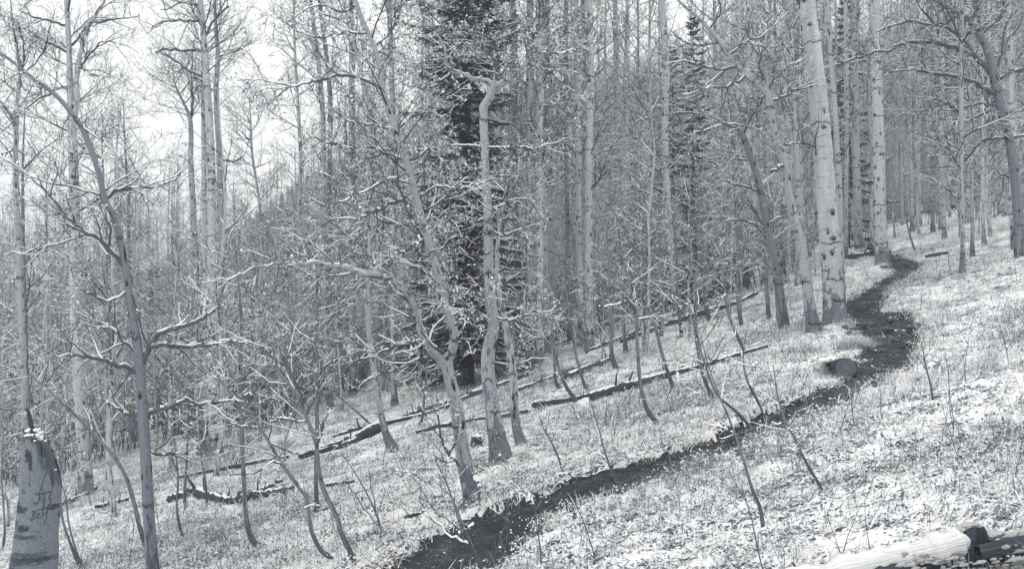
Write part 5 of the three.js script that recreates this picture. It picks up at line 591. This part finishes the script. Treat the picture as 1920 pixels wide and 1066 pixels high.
// ---------- plants, litter and snow on the slope ----------
{
  const r = rngOf(808);
  const blade = (mb, p, a, L, w, bend, rng) => { const d = V(Math.cos(a), 0, Math.sin(a)), s = V(-Math.sin(a), 0, Math.cos(a)).multiplyScalar(w); let pl, pr, q = p.clone(); const n = 3; for (let i = 0; i <= n; i++) { const f = i / n, c = q.clone().addScaledVector(d, L * bend * f * f).add(V(0, L * (f - .45 * bend * f * f), 0)), k = 1 - f * .85, l = c.clone().addScaledVector(s, k), rr = c.clone().addScaledVector(s, -k); if (i) { mb.tri(pl, pr, l); mb.tri(pr, rr, l); } pl = l; pr = rr; } };
  const tuft = (seed, n, len, w, spread) => { const g = rngOf(seed), mb = new MB(); for (let i = 0; i < n; i++) { const a = g() * 6.3; blade(mb, V((g() - .5) * spread, -.01, (g() - .5) * spread), a, len * (.4 + .8 * g()), w * (.6 + .8 * g()), .3 + 1.3 * g(), g); } return mb.geo(); };
  const herb = (seed) => { const g = rngOf(seed), a = new MB(), b = new MB(); for (let i = 0; i < 20; i++) { const p = V((g() - .5) * .16, .008 + g() * g() * .07, (g() - .5) * .16); leaflet(g() < .6 ? a : b, p, .009 + .014 * g(), g); if (g() < .35) leaflet(b, p.clone().add(V(0, .005, 0)), .015, g); } for (let i = 0; i < 3; i++) blade(a, V((g() - .5) * .1, -.01, (g() - .5) * .1), g() * 6.3, .09, .0016, .3, g); return mergeGeometries([a.geo(), b.geo()], true); };
  const litter = (seed) => { const g = rngOf(seed), mb = new MB(); for (let i = 0; i < 16; i++) { const p = V((g() - .5) * .16, .012 + .012 * g(), (g() - .5) * .16), a = g() * 6.3, L = .008 + .022 * g() * g(), d = V(Math.cos(a), .25 * (g() - .5), Math.sin(a)).multiplyScalar(L), s = V(-Math.sin(a), .4 * (g() - .5), Math.cos(a)).multiplyScalar(L * (.2 + .3 * g())); mb.tri(p, p.clone().addScaledVector(d, .5).add(s), p.clone().add(d)); mb.tri(p, p.clone().add(d), p.clone().addScaledVector(d, .5).sub(s)); } return mb.geo(); };
  const lumps = (seed) => { const g = rngOf(seed), mb = new MB(); for (let i = 0; i < 18; i++) blob(mb, V((g() - .5) * .2, .006 + .014 * g(), (g() - .5) * .2), .003 + .009 * g() * g(), g, .9); const q = mb.geo(); q.computeVertexNormals(); return q; };
  const spread = (n, f, dmin = 3.2, dmax = 30, pow = 1.15) => { const out = []; let t = 0; while (out.length < n && t++ < n * 6) { const d = dmin + (dmax - dmin) * Math.pow(r(), pow), a = (r() - .5) * 1.25, x = Math.tan(a) * d, z = -d; const k = f(x, z, d) * (.4 + .6 * sstep(-.6, .2, noise(x * .55 + 3, z * .75 + 9) + .5 * noise(x * 1.7, z * 2.1))); if (k <= 0 || r() > k) continue; if (logSpots.some((s) => (s[0] - x) ** 2 + (s[1] - z) ** 2 < (s[2] + .06) ** 2)) continue; if (z > -27 && !farFromTrail(x, z)) { if (trailT(x, z) < 1.0) continue; } out.push([x, G(x, z) + bumps(x, z) - .006, z, r() * 6.3, .7 + .7 * r(), (r() - .5) * .3, (r() - .5) * .3 + .12]); } return out; };
  const edge = (n) => { const out = []; for (let i = 0; i < n; i++) { const k = r() * (trail.length - 60) | 0, t = trail[k], a = r() * 6.3, q = t.y * (1 + .5 * r() * r()); const x = t.x + Math.cos(a) * q, z = t.z + Math.sin(a) * q; if (trailT(x, z) < .97 || logSpots.some((s) => (s[0] - x) ** 2 + (s[1] - z) ** 2 < (s[2] + .05) ** 2)) continue; out.push([x, G(x, z) + bumps(x, z) - .006, z, r() * 6.3, .6 + .7 * r(), (r() - .5) * .6, (r() - .5) * .6]); } return out; };
  const patch = (x, z, s, o) => .5 + .5 * noise(x * s + o, z * s + o);
  for (const s of [1, 2]) scatter('grass', 'grey dead grass blades poking through the snow', tuft(s, 16, .10, .0016, .12), M.grass, [...spread(8200, (x, z) => patch(x, z, .8, 5) ** 2), ...edge(260)]);
  scatter('tall_grass', 'longer dry grass blades bent over the snow', tuft(5, 9, .19, .0018, .14), M.grass, spread(3400, (x, z) => patch(x, z, .5, 15) ** 2.2));
  for (const s of [7, 8]) scatter('snow_laden_grass', 'grass blades thickly coated with snow', tuft(s, 16, .09, .0032, .14), M.snow, [...spread(4200, (x, z) => patch(x, z, .6, 25) ** 1.5), ...edge(900)]);
  for (const s of [11, 12]) scatter('leaves', 'small leafy ground plants dusted with snow', herb(s), [M.herb, M.snow], [...spread(6500, (x, z) => patch(x, z, .7, 35) ** 1.3), ...edge(330)]);
  for (const s of [21, 22]) scatter('leaf_litter', 'dark wet leaves showing through the snow', litter(s), M.litter, [...spread(8500, (x, z) => patch(x, z, 1.1, 45) ** 2), ...edge(900)]);
  for (const s of [31, 32]) scatter('snow', 'small lumps of fresh snow on the slope', lumps(s), M.snow, [...spread(2600, (x, z) => patch(x, z, .9, 55)), ...edge(900)]);
  const shoot = (seed) => { const g = rngOf(seed), a = new MB(), b = new MB(), q = walk(V(0, -.03, 0), V(.25, 1, .1).normalize(), .34, .06, .22, .02, g), rr = q.map((_, i) => .0032 * (1 - .7 * i / q.length)); tube(a, q, rr, 3); for (let i = 2; i < q.length; i += 1 + (g() * 2 | 0)) { const d = randDir(q[i].clone().sub(q[i - 1]).normalize(), .5 + .5 * g(), g, .1), w = walk(q[i], d, .07 + .16 * g(), .05, .2, .03, g), r2 = w.map((_, k) => .0016 * (1 - .5 * k / w.length)); tube(a, w, r2, 3); if (g() < .5) snowOn(b, w, r2, g, 1); leaflet(b, w[w.length - 1], .014, g); } return mergeGeometries([a.geo(), b.geo()], true); };
  for (const s of [41, 42, 43]) scatter('bare_shoots', 'thin bare shoots sticking out of the snow', shoot(s), [M.limb, M.snow], spread(110, (x, z) => .3 + .7 * patch(x, z, .7, 65), 3.6, 22, 1.1));
  { const inTrail = (n, lo, hi) => { const out = []; for (let i = 0; i < n; i++) { const k = r() * (trail.length - 40) | 0, t = trail[k], a = r() * 6.3, q = t.y * mix(lo, hi, r()), x = t.x + Math.cos(a) * q, z = t.z + Math.sin(a) * q; out.push([x, trailLevel[k] + (x - t.x) * .17 - .004, z, r() * 6.3, .5 + .6 * r(), (r() - .5) * .3, (r() - .5) * .3]); } return out; };
    scatter('leaf_litter', 'trodden leaves on the soil of the path', litter(25), M.grass, inTrail(760, 0, 1.05)); scatter('snow', 'scraps of snow left on the soil of the path', lumps(35), M.snow, inTrail(70, .75, 1.1)); scatter('grass', 'grass blades hanging over the path edge', tuft(45, 12, .12, .0016, .1), M.grass, inTrail(190, .9, 1.15)); }
  { const g = rngOf(71), mb = []; for (let k = 0; k < 26; k++) { const i = (.60 + .24 * g()) * trail.length | 0, t = trail[i], a = g() * 6.3, q = t.y * (.2 + 1.0 * g()), x = t.x + Math.cos(a) * q, z = t.z + Math.sin(a) * q, R = .025 + .06 * g() * g(), b = round3(R, k * 3.3, .4, 2); b.scale(1.2, .7, 1); b.translate(x, Math.max(G(x, z), trailLevel[i] + (x - t.x) * .17) + R * .25, z); mb.push(b); } tag(mesh('gravel', mergeGeometries(mb), M.rock), 'loose stones and clods littering the bend of the path', null, null, 'stuff'); }
  // a shaggy tussock beside the trail and a dark shrub at the foot of the largest aspen
  const shag = (name, label, px, py, n, len, m1, m2, sc) => { const d = groundHit(px, py), p = at(px, py, d), root = base(name, V(p.x, G(p.x, p.z), p.z)), g = rngOf(px), A = new MB(), B = new MB(); for (let i = 0; i < n; i++) { const a = g() * 6.3, q = V((g() - .5) * sc, -.02, (g() - .5) * sc); blade(g() < .6 ? A : B, q, a + (g() - .5), len * (.5 + .7 * g()), .0022, .5 + 1.2 * g(), g); } mesh('blades', A.geo(), m1, root, 'stuff'); mesh('snow', B.geo(), m2, root, 'stuff'); tag(root, label, 'grass tussock'); };
  shag('grass_tussock', 'shaggy grass tussock matted with snow above the sawn log end', 1605, 655, 900, .22, M.snow, M.grass, .32); shag('grass_tussock', 'smaller grass tussock left of the shaggy one by the largest trunk', 1520, 660, 420, .2, M.grass, M.snow, .4); shag('grass_tussock', 'low matted tussock at the left side of the sawn log end', 1556, 706, 420, .16, M.snow, M.grass, .25); shag('dark_tussock', 'dark tangle of stems at the right foot of the largest aspen', 1592, 604, 420, .22, M.litter, M.grass, .3);
}
renderer.render(scene, camera);
